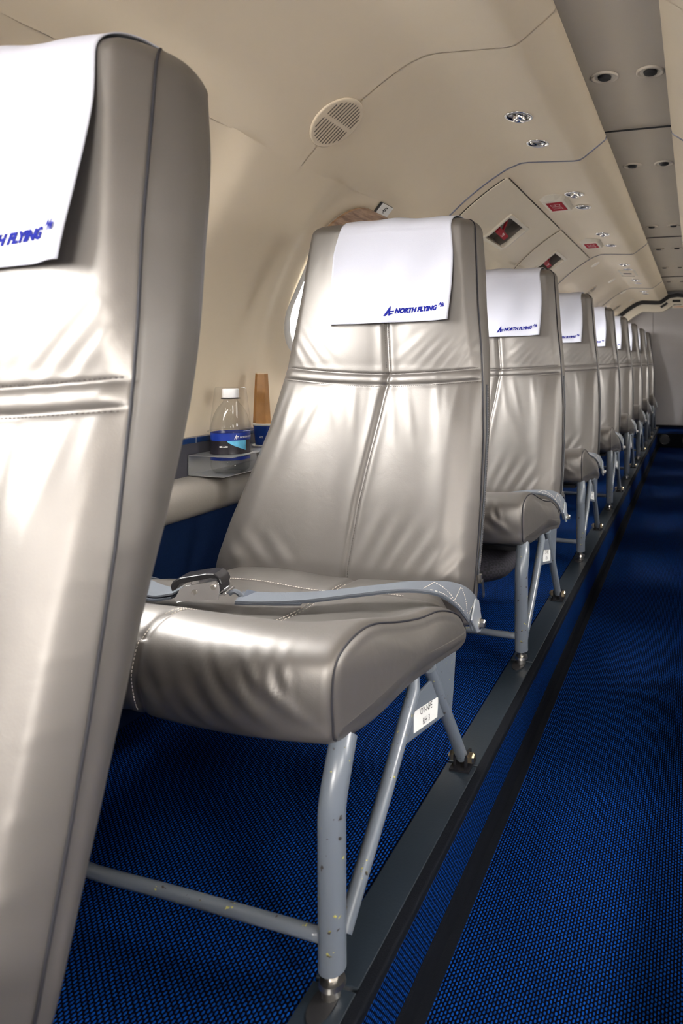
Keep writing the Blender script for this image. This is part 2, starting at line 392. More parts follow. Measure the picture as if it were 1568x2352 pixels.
def build_backrest(parent):
    NFc, NS, NBk = 120, 10, 24
    rows = []
    z = .185
    while z < .585: rows.append((z, 0)); z += .005
    while z < .618: rows.append((z, 0)); z += .0018
    while z < ZT: rows.append((z, 0)); z += .0045
    for i in range(0, 15): rows.append((ZT, PI/2*i/15))
    rows.append((ZT, PI/2*.995))
    V = []; ncol = None; pip = []
    for (z0, ph) in rows:
        T = interp(TT, z0); c = math.cos(ph); z = z0 + RZ*math.sin(ph)
        if z0 < .215:
            q = (.215-z0)/.03; T *= math.sqrt(max(.05, 1-q*q))
        xl = interp(XL, z0) + RC_L*(1-c); xr = interp(XR, z0) - RC_R*(1-c)
        yf = yfront(z); ym = yf + T/2; loop = []
        for i in range(NFc+1):
            s = i/NFc
            s = .5-.5*math.cos(PI*s) if False else s
            x = xl+(xr-xl)*s
            xs = interp(XL, z0)+(interp(XR, z0)-interp(XL, z0))*s
            d = seat_disp(xs, z0)*c
            loop.append(Vector((x, ym-(T/2)*c-d, z+d*.15)))
        for i in range(1, NS):
            t = i/NS; loop.append(Vector((xr+(.007*math.sin(PI*t)-.009*t)*(.3+.7*c), ym+(-.5+t)*T*c, z)))
        for i in range(NBk+1):
            s = i/NBk; x = xr-.009+(xl+.004-(xr-.009))*s
            loop.append(Vector((x, ym+T/2*c+.010*c*math.sin(PI*s)**.5, z)))
        for i in range(1, NS):
            t = 1-i/NS; loop.append(Vector((xl-(.010*math.sin(PI*t)-.004*t)*(.3+.7*c), ym+(-.5+t)*T*c, z)))
        pip.append(loop[NFc].copy()); ncol = len(loop); V += loop
    nr = len(rows)
    F = [(r*ncol+k, r*ncol+(k+1)%ncol, (r+1)*ncol+(k+1)%ncol, (r+1)*ncol+k) for r in range(nr-1) for k in range(ncol)]
    F += [tuple(range(ncol))[::-1], tuple(range((nr-1)*ncol, nr*ncol))]
    o = mesh_obj('backrest', V, F, M['leather'], parent)
    # piping on the aisle side edge, running up and over the top
    b = MB(); path = [p+Vector((.0006,-.0006,.0002)) for p in pip[2::3]]; b.tube(path, .0013, 6)
    b.build('piping', M['piping'], o)
    # seams in rows of stitches
    st = MB()
    def stitch_line(fn, n, L=.0022, r=.00045):
        for i in range(n):
            a = fn(i/n); c2 = fn((i+.55)/n); st.tube([a, (a+c2)/2+Vector((0,-.0004,0)), c2], r, 4)
    for q in (.588, .613):
        def fn(t, q=q):
            z = q; x = interp(XL, z)+.012+(interp(XR, z)-.006-interp(XL, z)-.012)*t
            u = (x-interp(XL, z))/(interp(XR, z)-interp(XL, z)); z = q + .012*((u-.5)**2*4)-.008
            return front_pt(x, z, .0006)
        stitch_line(fn, 95)
    for dx in (-.004, .0035):
        def fn(t, dx=dx):
            z = .215+(.86-.215)*t; return front_pt(interp(XM, z)+dx, z, .0005)
        if dx > 0: stitch_line(fn, 150)
        else:
            def fn2(t): 
                z = .615+.25*t; return front_pt(interp(XM, z)-.004, z, .0005)
            stitch_line(fn2, 55)
    st.build('stitching', M['thread_dark'], o)
    # zipper on the aisle side
    zp = MB()
    def side(z, t, out): 
        return Vector((interp(XR, z)+out, yfront(z)+interp(TT, z)*t, z))
    zs = [.585-(.585-.262)*i/40 for i in range(41)]
    zp.ribbon([side(z, .25, .0030) for z in zs], (0,1,.2), .0085, .0022)
    zo = zp.build('zipper', M['zip'], o)
    tt = MB()
    for i in range(110):
        z = .583-(.583-.262)*i/110; p = side(z, .25, .0045); tt.box((p.x-.0008,p.y-.0016,p.z-.0008), (p.x+.0006,p.y+.0016,p.z+.0006))
    zt = tt.build('zipper_teeth', M['teeth'], o, False)
    pl = MB(); p = side(.258, .25, .006)
    pl.box((p.x-.003,p.y-.004,p.z-.008), (p.x+.003,p.y+.004,p.z+.006))
    Mx = Matrix.Translation((p.x+.004, p.y+.003, p.z-.018)) @ Matrix.Rotation(PI/2, 4, 'Y') @ Matrix.Rotation(math.radians(12), 4, 'Z')
    ring = rrect(.034, .009, .004, 5); hole = [(x*.45+.009, y*.5) for x, y in rrect(.014, .009, .004, 5)]
    nn = len(ring)
    v = [Mx @ Vector((x,y,0)) for x,y in ring]+[Mx @ Vector((x,y,.0016)) for x,y in ring]+[Mx @ Vector((x,y,0)) for x,y in hole]+[Mx @ Vector((x,y,.0016)) for x,y in hole]
    f = []
    for i in range(nn):
        j = (i+1) % nn; f += [(i,j,nn+j,nn+i),(2*nn+i,3*nn+i,3*nn+j,2*nn+j),(i,2*nn+i,2*nn+j,j),(nn+i,nn+j,3*nn+j,3*nn+i)]
    pl.add(v, f)
    pl.build('zipper_pull', M['steel'], o, False)
    return o

SIDE = [(0.0,.250),(-.008,.275),(-.009,.305),(-.002,.330),(.018,.343),(.055,.347),(.092,.341),(.150,.322),(.215,.303),(.278,.289),(.330,.268),(.365,.246),(.388,.222),(.392,.203),(.378,.190),(.339,.193),(.238,.212),(.175,.222),(.103,.226),(.050,.234)]
CENT = [(0.004,.246),(-.010,.266),(-.013,.298),(-.004,.328),(.018,.343),(.052,.343),(.090,.325),(.150,.290),(.215,.265),(.285,.255),(.360,.254),(.430,.252),(.480,.245),(.497,.225),(.480,.200),(.400,.200),(.300,.205),(.200,.215),(.110,.224),(.050,.234)]
CX0, CX1 = -.505, .008
CW = []
for i in range(7): CW.append((-.055-.028*i, .300-.010*i, math.radians(-38-5*i), .055, .008+.001*i, .0030))
for i in range(6): CW.append((-.045-.018*i, .318, math.radians(-72+4*i), .022, .005, .0022))
for i in range(7): CW.append((-.12-.05*i, .29, math.radians(-50+rnd.uniform(-15,15)), .05, .012, .0016))
def cush_prof(x, n=8):
    e = min(x-CX0, CX1-x); w = sst(0, .11, e)
    if x < -.25: w = max(w, sst(0,.05,e))
    pts = [Vector((0, a[0]*(1-w)+b[0]*w, a[1]*(1-w)+b[1]*w)) for a, b in zip(SIDE, CENT)]
    return smooth_path(pts, n, True)
def build_cushion(parent):
    n = 8; xs = []
    r = .016
    NX = 110
    loops = []; NP = len(SIDE)*n
    def offset_loop(lp, d):
        m = len(lp); out = []
        for i in range(m):
            t = (lp[(i+1)%m]-lp[(i-1)%m]).normalized(); nrm = Vector((0, t.z, -t.y))
            out.append((lp[i], nrm))
        cy = sum(p.y for p in lp)/m; cz = sum(p.z for p in lp)/m
        sg = 1 if sum((p-Vector((0,cy,cz))).dot(nn) for p, nn in out) > 0 else -1
        return [p - nn*sg*d for p, nn in out]
    def wrinkle(p, x):
        d = 0
        for (wx, wz, a, L, w, am) in CW:
            dx, dz = x-wx, p.z-wz
            if abs(dx) > 3*L: continue
            al = dx*math.cos(a)+dz*math.sin(a); ac = -dx*math.sin(a)+dz*math.cos(a)
            if abs(ac) < 3*w: d += am*.7*math.exp(-(al/L)**2)*math.exp(-(ac/(1.3*w))**2)*math.cos(ac/w*1.6)
        return d
    def section(x, inset, dx=0):
        lp = cush_prof(x, n); lp = offset_loop(lp, inset); res = []
        cx = (x+.225)
        for i, p in enumerate(lp):
            q = p.copy(); fr = sst(.10, .0, p.y); tp = 1 if 3*n < i < 12*n else 0
            if p.y < .12 and i < 8*n:
                q.y -= wrinkle(p, x)*sst(.12,.04,p.y)*sst(.250,.285,p.z)
                q.y += .004*math.exp(-(cx/.006)**2)*sst(.1,.03,p.y); q.y -= .010*(1-abs(2*((x-CX0)/(CX1-CX0) % .5)/.5-1)**2)*fr
            if tp:
                q.z -= .004*math.exp(-(cx/.006)**2); q.z += .006*(math.cos(4*PI*(x-CX0)/(CX1-CX0)+PI)*.5+.5)*sst(.1,.2,p.y)
                q.z -= .004*math.exp(-((p.y-.385)/.007)**2)
            q.x = x+dx; res.append(q)
        return res
    # left end, body, right end
    nr = 6
    def endcap(x, sgn):
        ls = []
        base = section(x, r)
        cy = sum(p.y for p in base)/len(base); cz = sum(p.z for p in base)/len(base)
        for sc in (.12,.3,.5,.68,.84,.94):
            ls.append([Vector((x+sgn*(r+.012*(1-sc**2)), cy+(p.y-cy)*sc, cz+(p.z-cz)*sc)) for p in base])
        for k in range(nr+1):
            a = PI/2*k/nr; ls.append(section(x, r*(1-math.sin(a)), sgn*r*math.cos(a)))
        return ls
    loops += endcap(CX0+r, -1)
    for i in range(1, NX):
        loops.append(section(CX0+r+(CX1-CX0-2*r)*i/NX, 0))
    loops += endcap(CX1-r, 1)[::-1]
    V = [p for l in loops for p in l]
    F = [(a*NP+k, a*NP+(k+1)%NP, (a+1)*NP+(k+1)%NP, (a+1)*NP+k) for a in range(len(loops)-1) for k in range(NP)]
    F += [tuple(range(NP))[::-1], tuple(range((len(loops)-1)*NP, len(loops)*NP))]
    o = mesh_obj('seat_cushion', V, F, M['leather'], parent)
    lp = section(CX1-r, r*.28, r*.72)
    b = MB(); b.tube([p+Vector((.0004,-.0003,.0003)) for p in lp[0:int(12.6*n)]], .0012, 6)
    b.build('piping', M['piping'], o)
    st = MB()
    lp = section(-.225, 0)
    for i in range(4, 11*n, 1):
        for dx in ((-.004, .004) if i > 3*n else (-.0045,)):
            a = lp[i]; c2 = lp[i+1]; q = a+(c2-a)*.6; o2 = Vector((dx, -.0012 if a.y < .03 else 0, .0016 if a.y > 0 else 0))
            a2 = a-Vector((0,.003,0)) if a.y < .03 else a+Vector((0,0,.003)); q2 = q-Vector((0,.003,0)) if a.y < .03 else q+Vector((0,0,.003))
            st.tube([a2+Vector((dx,0,0)), q2+Vector((dx,0,0))], .0005, 4)
    for i in range(80):
        x = -.49+.395*i/80
        lp = None
        if i % 1 == 0:
            l0 = section(x, 0); best = min((p for p in l0[5*n:13*n]), key=lambda p: abs(p.y-.388))
            st.tube([best+Vector((0,0,.0022)), best+Vector((.0034,0,.0022))], .0005, 4)
    st.build('stitching', M['thread_light'], o)
    return o

def build_frame(root):
    f = MB(); f.tube(smooth_path([(0,0,.030),(0,-.0005,.09),(0,-.001,.15),(0,0,.19),(0,.012,.222),(-.004,.030,.242)], 6), .0138, 20)
    leg = f.build('front_leg', M['paint'], root); auto(leg, 50)
    s = MB(); s.tube([(0,0,.032),(0,0,.018)], .006, 12); s.tube([(0,0,.020),(0,0,.0185),(0,0,.014),(0,0,.0125)], [.004,.0125,.0135,.011], 20); s.tube([(0,-.002,.0125),(0,-.002,.004)], .0095, 16)
    auto(s.build('foot_stud', M['steel'], leg), 30)
    d = MB(); d.lathe([(.0,.0044),(.016,.0046),(.016,.0032),(.0,.0030)], 20, Matrix.Translation((-.003,-.012,0)) @ Matrix.Diagonal((.8,1.5,1,1)))
    auto(d.build('floor_slot', M['dark'], leg))
    s = MB(); s.tube([(0,.022,.045),(0,.12,.130),(-.002,.205,.205),(-.018,.240,.236)], .0088, 16)
    auto(s.build('brace', M['paint'], root), 50)
    r = MB(); r.tube([(0,.388,.020),(0,.350,.075),(0,.305,.140),(0,.268,.195),(0,.255,.215)], .0090, 16)
    rl = r.build('rear_leg', M['paint'], root); auto(rl, 50)
    c = MB()
    for sx in (-1, 1): c.box((sx*.009-.0022,.380,.003), (sx*.009+.0022,.402,.026))
    c.box((-.016,.374,.0035), (.016,.410,.0065))
    c.build('clevis', M['blackplastic'], rl, False)
    n = MB()
    for sx in (-1, 1): n.lathe([(.0085,0),(.0085,.006),(.006,.0085)], 6, Matrix.Translation((sx*.0112,.391,.018)) @ Matrix.Rotation(sx*PI/2, 4, 'Y'))
    n.tube([(-.022,.391,.018),(.0135,.391,.018)], .004, 8)
    n.build('axle_bolt', M['brass'], rl, False)
    YZ = Matrix(((0,0,1,0),(1,0,0,0),(0,1,0,0),(0,0,0,1)))     # (y,z) polygon in the x direction
    g = MB(); g.prism([(.165,.157),(.192,.186),(.222,.198),(.262,.196),(.280,.188),(.290,.170),(.314,.122)], Matrix.Translation((-.002,0,0)) @ YZ, .004)
    gs = g.build('gusset_plate', M['paint'], root, False); bevel(gs, .001)
    g2 = MB(); g2.prism([(.250,.222),(.345,.200),(.335,.150),(.326,.116),(.316,.117),(.288,.170)], Matrix.Translation((.003,0,0)) @ YZ, .003)
    bevel(g2.build('leg_flange', M['paint'], root, False), .001)
    g3 = MB(); g3.prism([(.196,.157),(.196,.184),(.281,.163),(.277,.137)], Matrix.Translation((.0022,0,0)) @ YZ, .0006)
    pl = g3.build('placard', M['white'], gs, False)
    cb = MB(); cb.tube(smooth_path([(-.012,0,.058),(-.10,0,.059),(-.20,0,.060),(-.295,0,.060),(-.318,0,.066),(-.330,.004,.085),(-.345,.01,.15),(-.36,.02,.235)], 6), .0068, 14)
    cb.build('crossbar', M['paint'], root)
    p = MB(); p.box((-.49,.07,.214), (-.03,.36,.224)); p.tube([(-.01,.032,.244),(-.49,.032,.244)], .011, 12); p.tube([(-.02,.30,.214),(-.49,.30,.214)], .010, 12)
    auto(p.build('seat_pan', M['dark'], root))
    # wall side support
    for pa, pb in (((-.47,.02,.226),(-.56,.02,.215)),((-.47,.30,.203),(-.565,.30,.200))):
        w = MB(); w.tube([pa, pb], .008, 10); w.build('wall_bracket', M['paint'], root)
    return gs
def rh_text(gs, num):
    b = MB()
    for txt, yy, zz in (('OY-NPE', .237, .1650), ('RH '+num, .237, .1505)):
        v, f = text_geo(txt, .0125, 0, 0, 'CENTER', .95)
        b.add([(.0031, yy+x, zz+y+(x)*-.24) for x, y in v], f)
    o = b.build('placard_text', M['black'], gs, False); return o
def build_belt(root):
    pts = smooth_path([(.014,.415,.222),(.0125,.398,.246),(.002,.372,.272),(-.025,.352,.289),(-.07,.338,.292),(-.13,.322,.285),(-.20,.300,.277),(-.26,.277,.276),(-.305,.259,.279)], 6)
    n = len(pts); wv = []
    for i in range(n):
        t = min(1, i/(n*.35)); wv.append((-.1, -1, -.60*(1-t)+.02))
    b = MB(); b.ribbon(pts, wv, .040, .0026)
    belt = b.build('seat_belt', M['web'], root); auto(belt, 50)
    e = MB(); e.ribbon([p+Vector((0,-.001,-.0028)) for p in pts[6:]], wv[6:], .0405, .0022)
    pts2 = smooth_path([(-.300,.262,.279),(-.285,.268,.276),(-.25,.280,.273),(-.215,.291,.2725)], 5)
    e.ribbon(pts2, (-.1,-1,.0), .040, .003)
    # left strap towards the wall with a loose doubled end
    l1 = smooth_path([(-.392,.236,.285),(-.42,.232,.281),(-.455,.236,.284),(-.49,.25,.285),(-.515,.29,.262),(-.520,.34,.235)], 6)
    e.ribbon([p+Vector((0,0,-.003)) for p in l1], (-.1,-1,.0), .040, .003)
    auto(e.build('webbing_underside', M['webdark'], belt), 50)
    l = MB(); l.ribbon([p+Vector((0,.002,.002)) for p in l1], (-.1,-1,.0), .039, .0026)
    l.tube(smooth_path([(-.318,.255,.283),(-.312,.257,.287),(-.305,.259,.284),(-.302,.260,.279)], 3), .0035, 6)
    auto(l.build('webbing', M['web'], belt), 50)
    st = MB()
    zz = [(0,-.014),(.018,.012),(.030,-.013),(.045,.013)]
    def onb(s, w):
        i = min(n-1, int(s)); t = (pts[min(i+1,n-1)]-pts[max(i-1,0)]).normalized(); wd = Vector(wv[i]); wd = (wd-t*wd.dot(t)).normalized(); nn = t.cross(wd)
        if nn.z < 0: nn = -nn
        q = pts[i]+(pts[min(i+1,n-1)]-pts[i])*(s-i); return q+wd*w+nn*.0019
    for (a, wa), (c2, wc) in (((8,.015),(12,-.015)),((12,-.015),(14,.015)),((14,.015),(19,-.013)),((10,.017),(20,.017)),((6,-.016),(7,.016)),((19,-.013),(21,.016))):
        for k in range(12):
            p = onb(a+(c2-a)*k/12, wa+(wc-wa)*k/12); q = onb(a+(c2-a)*(k+.6)/12, wa+(wc-wa)*(k+.6)/12); st.tube([p, q], .0005, 4)
    st.build('stitching', M['thread_light'], belt)
    # buckle: chrome cheeks, black lift lever
    Bx = Matrix.Translation((-.352,.243,.293)) @ Matrix.Rotation(math.radians(-10), 4, 'Y') @ Matrix.Rotation(math.radians(18), 4, 'Z')
    XZ = Bx @ Matrix(((1,0,0,0),(0,0,1,0),(0,1,0,0),(0,0,0,1)))
    cheek = [(-.036,-.004),(-.026,.009),(-.018,.0125),(.026,.0115),(.030,.008),(.030,-.002),(.026,-.016),(-.004,-.012),(-.034,-.008)]
    cm = MB()
    for yy in (-.022, .0195): cm.prism(cheek, XZ @ Matrix.Translation((0,0,yy)), .0025)
    cm.box((-.034,-.021,-.0105), (.024,.021,-.0085), Bx); cm.tube([Bx @ Vector((.034,-.018,-.010)), Bx @ Vector((.034,.018,-.010))], .0028, 8)
    cm.box((.022,-.010,-.013), (.036,.010,-.010), Bx)
    ck = cm.build('buckle', M['chrome'], belt, False); bevel(ck, .0008)
    lv = MB(); lever = [(-.040,.006),(-.041,.014),(-.037,.0205),(-.026,.024),(.012,.0235),(.024,.021),(.031,.013),(.033,.004),(.029,.003),(.026,.012),(.018,.0155),(-.028,.015),(-.034,.008)]
    lv.prism(lever, XZ @ Matrix.Translation((0,0,-.0185)), .037)
    bevel(lv.build('buckle_lever', M['blackplastic'], belt, False), .002, 3)
    rv = MB()
    rv.lathe([(.0,.0),(.0042,0),(.0042,.0018),(.003,.0026),(0,.0026)], 12, XZ @ Matrix.Translation((.022,.004,-.022)) @ Matrix.Rotation(PI, 4, 'X'))
    rv.lathe([(.0,.0),(.0038,0),(.0038,.0012),(0,.0022)], 12, XZ @ Matrix.Translation((-.006,.001,-.022)) @ Matrix.Rotation(PI, 4, 'X'))
    rv.build('buckle_rivet', M['steel'], belt, False)
    # anchor bracket and bolt
    YZ = Matrix(((0,0,1,0),(1,0,0,0),(0,1,0,0),(0,0,0,1)))
    br = MB(); br.prism([(.385,.232),(.404,.258),(.420,.252),(.436,.214),(.436,.203),(.428,.198),(.412,.203)], Matrix.Translation((.0145,0,0)) @ YZ, .003)
    bevel(br.build('anchor_bracket', M['zinc'], belt, False), .0008)
    bo = MB(); Mb = Matrix.Translation((.0175,.425,.213)) @ Matrix.Rotation(PI/2, 4, 'Y')
    bo.lathe([(0,0),(.0088,0),(.0088,.0018),(.0065,.002)], 20, Mb); bo.lathe([(.0068,.002),(.0068,.0075),(.005,.0088)], 6, Mb)
    bo.build('anchor_bolt', M['steel'], belt, False)
    return belt

def build_seat():
    root = empty('passenger_seat', (0,0,0))
    build_backrest(root); build_cushion(root); gs = build_frame(root); build_belt(root)
    return root, gs
def children(o): return [c for c in bpy.data.objects if c.parent == o]
def copy_tree(o, parent=None, skip=('~',)):
    c = o.copy(); C.objects.link(c); c.parent = parent
    for k in ('label','group','category'):
        pass
    for ch in kids[o.name]:
        if not ch.name.startswith(skip): copy_tree(ch, c, skip)
    return c

# ------------------------------------------------------------------ cabin shell
def make_profile():
    a1 = math.atan2(.476-ZC, -RR); a1 = PI - (.476-ZC)/RR
    a0 = math.atan2(1.190-ZC, -.178-XC)
    P = []
    for i in range(70):
        a = a1+(a0-a1)*i/69; P.append((XC+RR*math.cos(a), ZC+RR*math.sin(a)))
    P += [(-.160,1.2005),(-.142,1.2065),(-.120,1.2075),(-.058,1.2045),(.015,1.2005),(.030,1.2015),(.042,1.2075),(.073,1.230),(.104,1.253),(.106,1.262)]
    S = [0]
    for p, q in zip(P, P[1:]): S.append(S[-1]+math.hypot(q[0]-p[0], q[1]-p[1]))
    return P, S
PP, PS = make_profile(); STOT = PS[-1]
def prof(s):
    s = max(0, min(STOT, s)); lo = 0
    for i in range(len(PS)-1):
        if PS[i+1] >= s: lo = i; break
    (x0,z0),(x1,z1) = PP[lo], PP[lo+1]; t = (s-PS[lo])/max(1e-9, PS[lo+1]-PS[lo])
    d = Vector((x1-x0, 0, z1-z0)).normalized()
    return Vector((x0+(x1-x0)*t, 0, z0+(z1-z0)*t)), d, Vector((d.z, 0, -d.x))   # point, upward tangent, inward normal
def s_of_z(z): return RR*((PI-(.476-ZC)/RR) - (PI-math.asin((z-ZC)/RR)))
def s_of_x(x):   # on the upper part
    for i in range(40, len(PP)-1):
        if PP[i+1][0] >= x: return PS[i]+(PS[i+1]-PS[i])*(x-PP[i][0])/(PP[i+1][0]-PP[i][0])
    return STOT
WZ, WH, WW = .825, .37, .30
S_W = s_of_z(WZ)
def recess(s, y):
    # shallow scoop of the side wall around every window
    k = min(WIN_Y, key=lambda w: abs(w-y)); dy = abs(y-k); ds = abs(s-S_W)
    q = math.hypot(dy/.275, ds/.30) if False else max(dy/.285, ds/.33)
    q = (abs(dy/.285)**4+abs(ds/.34)**4)**.25
    return -.024*sst(1.0, .72, q)
def shell_pt(s, y, off=0, side=-1):
    p, t, n = prof(s); r = recess(s, y)+off; q = p+n*r
    x = q.x if side < 0 else 2*XC-q.x
    return Vector((x, y, q.z))
def frame_at(s, y, off=0, side=-1):
    p, t, n = prof(s); r = recess(s, y)+off; q = p+n*r
    # columns: local X along +Y of the cabin, local Y up the wall, local Z inward
    m = Matrix(((0, t.x, n.x, q.x),(1, 0, 0, y),(0, t.z, n.z, q.z),(0,0,0,1)))
    return m
def grid_patch(mb, y0, y1, s0, s1, off, side, ny, ns, skip=None):
    ss = sorted(set([s0, s1]+[q for q in PS if s0+1e-4 < q < s1-1e-4]+[s0+(s1-s0)*j/ns for j in range(1, ns) if s1 < s_of_z(1.1)])); ns = len(ss)-1
    v = [shell_pt(q, y0+(y1-y0)*i/ny, off, side) for i in range(ny+1) for q in ss]
    f = [(i*(ns+1)+j, i*(ns+1)+j+1, (i+1)*(ns+1)+j+1, (i+1)*(ns+1)+j) for i in range(ny) for j in range(ns)]
    mb.add(v, f)
def dense(poly, n):
    L = [0]; m = len(poly)
    for i in range(m): L.append(L[-1]+math.dist(poly[i], poly[(i+1)%m]))
    out = []
    for k in range(n):
        d = L[-1]*k/n
        for i in range(m):
            if L[i+1] >= d: break
        t = (d-L[i])/max(1e-9, L[i+1]-L[i]); a, b = poly[i], poly[(i+1)%m]; out.append((a[0]+(b[0]-a[0])*t, a[1]+(b[1]-a[1])*t))
    return out
def win_patch(mb, y0, y1, s0, s1, yc, off, side, lip=True):
    inner = dense(rrect(WW, WH, .105, 10), 112); n = len(inner); R = 14; v = []
    outer = []
    for (a, b) in inner:
        # ray from centre to rectangle border
        ty = ((y1-yc)/a if a > 1e-9 else ((y0-yc)/a if a < -1e-9 else 1e9)); ts = ((s1-S_W)/b if b > 1e-9 else ((s0-S_W)/b if b < -1e-9 else 1e9))
        outer.append((a, b, min(ty, ts)))
    # make sure rectangle corners are hit
    corners = [(y1-yc,s1-S_W),(y0-yc,s1-S_W),(y0-yc,s0-S_W),(y1-yc,s0-S_W)]
    op = [(a*t, b*t) for a, b, t in outer]
    for c in corners:
        k = min(range(n), key=lambda i: abs(math.atan2(op[i][1], op[i][0])-math.atan2(c[1], c[0]))); op[k] = c
    if lip:
        for (a, b) in inner: 
            q = shell_pt(S_W+b*.96, yc+a*.96, min(off, 0)-.062, side); v.append(q)
    for r in range(R+1):
        t = (r/R)
        for i in range(n):
            a = inner[i][0]*(1-t)+op[i][0]*t; b = inner[i][1]*(1-t)+op[i][1]*t
            v.append(shell_pt(S_W+b, yc+a, off, side))
    L = R+1+(1 if lip else 0)
    f = [(r*n+i, r*n+(i+1)%n, (r+1)*n+(i+1)%n, (r+1)*n+i) for r in range(L-1) for i in range(n)]
    mb.add(v, f)
Y0, Y1 = -2.0, 6.07
S_UP = s_of_z(1.022)
JOINTS = [-.44, 1.314, 3.068, 4.822]
HATCH = [(1.368, 2.192), (2.222, 3.040)]
S_HT = s_of_x(-.196)
def build_side(side, name):
    mb = MB(); nw = len(WIN_Y)
    eds = [WIN_Y[0]-.4015] + [(a+b)/2 for a, b in zip(WIN_Y, WIN_Y[1:])] + [WIN_Y[-1]+.4015]
    for i, yc in enumerate(WIN_Y):
        a, b = eds[i], eds[i+1]
        if i == 0 or True:
            pass
        if side < 0 and i in (5, 6): continue
        win_patch(mb, a-.002, b+.002, 0, S_UP, yc, 0, side)
        if side < 0 and a < 1.0 < b + .4 and False: pass
        grid_patch(mb, a-.002, b+.002, S_UP-.004, STOT, .0002, side, 8, 40)
    if side < 0:
        # wall around the two exit hatches
        ya = (WIN_Y[4]+WIN_Y[5])/2; yb = (WIN_Y[6]+WIN_Y[7])/2
        hz = [ya, HATCH[0][0], HATCH[0][1], HATCH[1][0], HATCH[1][1], yb]
        for q in range(5):
            a, b = hz[q], hz[q+1]
            if b-a < .001: continue
            grid_patch(mb, a, b, S_HT, STOT, 0, side, 6, 16)
            if q in (1, 3): continue
            if b > a: grid_patch(mb, a, b, 0, S_HT, 0, side, 2, 50)
    def strip(y0, y1, s0, s1, ny, ns): grid_patch(mb, y0, y1, s0, s1, -.007, side, ny, ns)
    for e in eds:
        if side > 0 or e < 1.3 or e > 3.1: strip(e-.015, e+.015, 0, STOT, 1, 90)
    for e in ((HATCH[0][0], HATCH[0][1], HATCH[1][0], HATCH[1][1]) if side < 0 else ()): strip(e-.02, e+.02, S_HT-.02, STOT, 1, 30)
    if side > 0: strip(Y0, Y1, S_UP-.015, S_UP+.015, 60, 2)
    else: strip(Y0, HATCH[0][0]-.02, S_UP-.015, S_UP+.015, 30, 2); strip(HATCH[1][1]+.01, Y1, S_UP-.015, S_UP+.015, 30, 2); strip(HATCH[0][0]-.03, HATCH[1][1]+.03, S_HT-.010, S_HT+.015, 10, 2)
    o = mb.build(name, M['panel'], None); tag(o, kind='structure'); return o
def build_skin(side, name):  # outer sheet added to stop light leaking through the panel cracks
    mb = MB()
    for yc in WIN_Y:
        a, b = yc-.4015, yc+.4015
        win_patch(mb, a, b, 0, S_UP, yc, -.060, side, False); grid_patch(mb, a, b, S_UP, STOT, -.060, side, 8, 40)
    grid_patch(mb, Y0-.1, Y1+.1, 0, S_UP*.05, -.058, side, 4, 2)
    tag(mb.build(name, M['ledgedark'], None), kind='structure')
build_skin(-1, 'wall_outer_left'); build_skin(1, 'wall_outer_right')
wl = build_side(-1, 'wall_left'); wrt = build_side(1, 'wall_right')

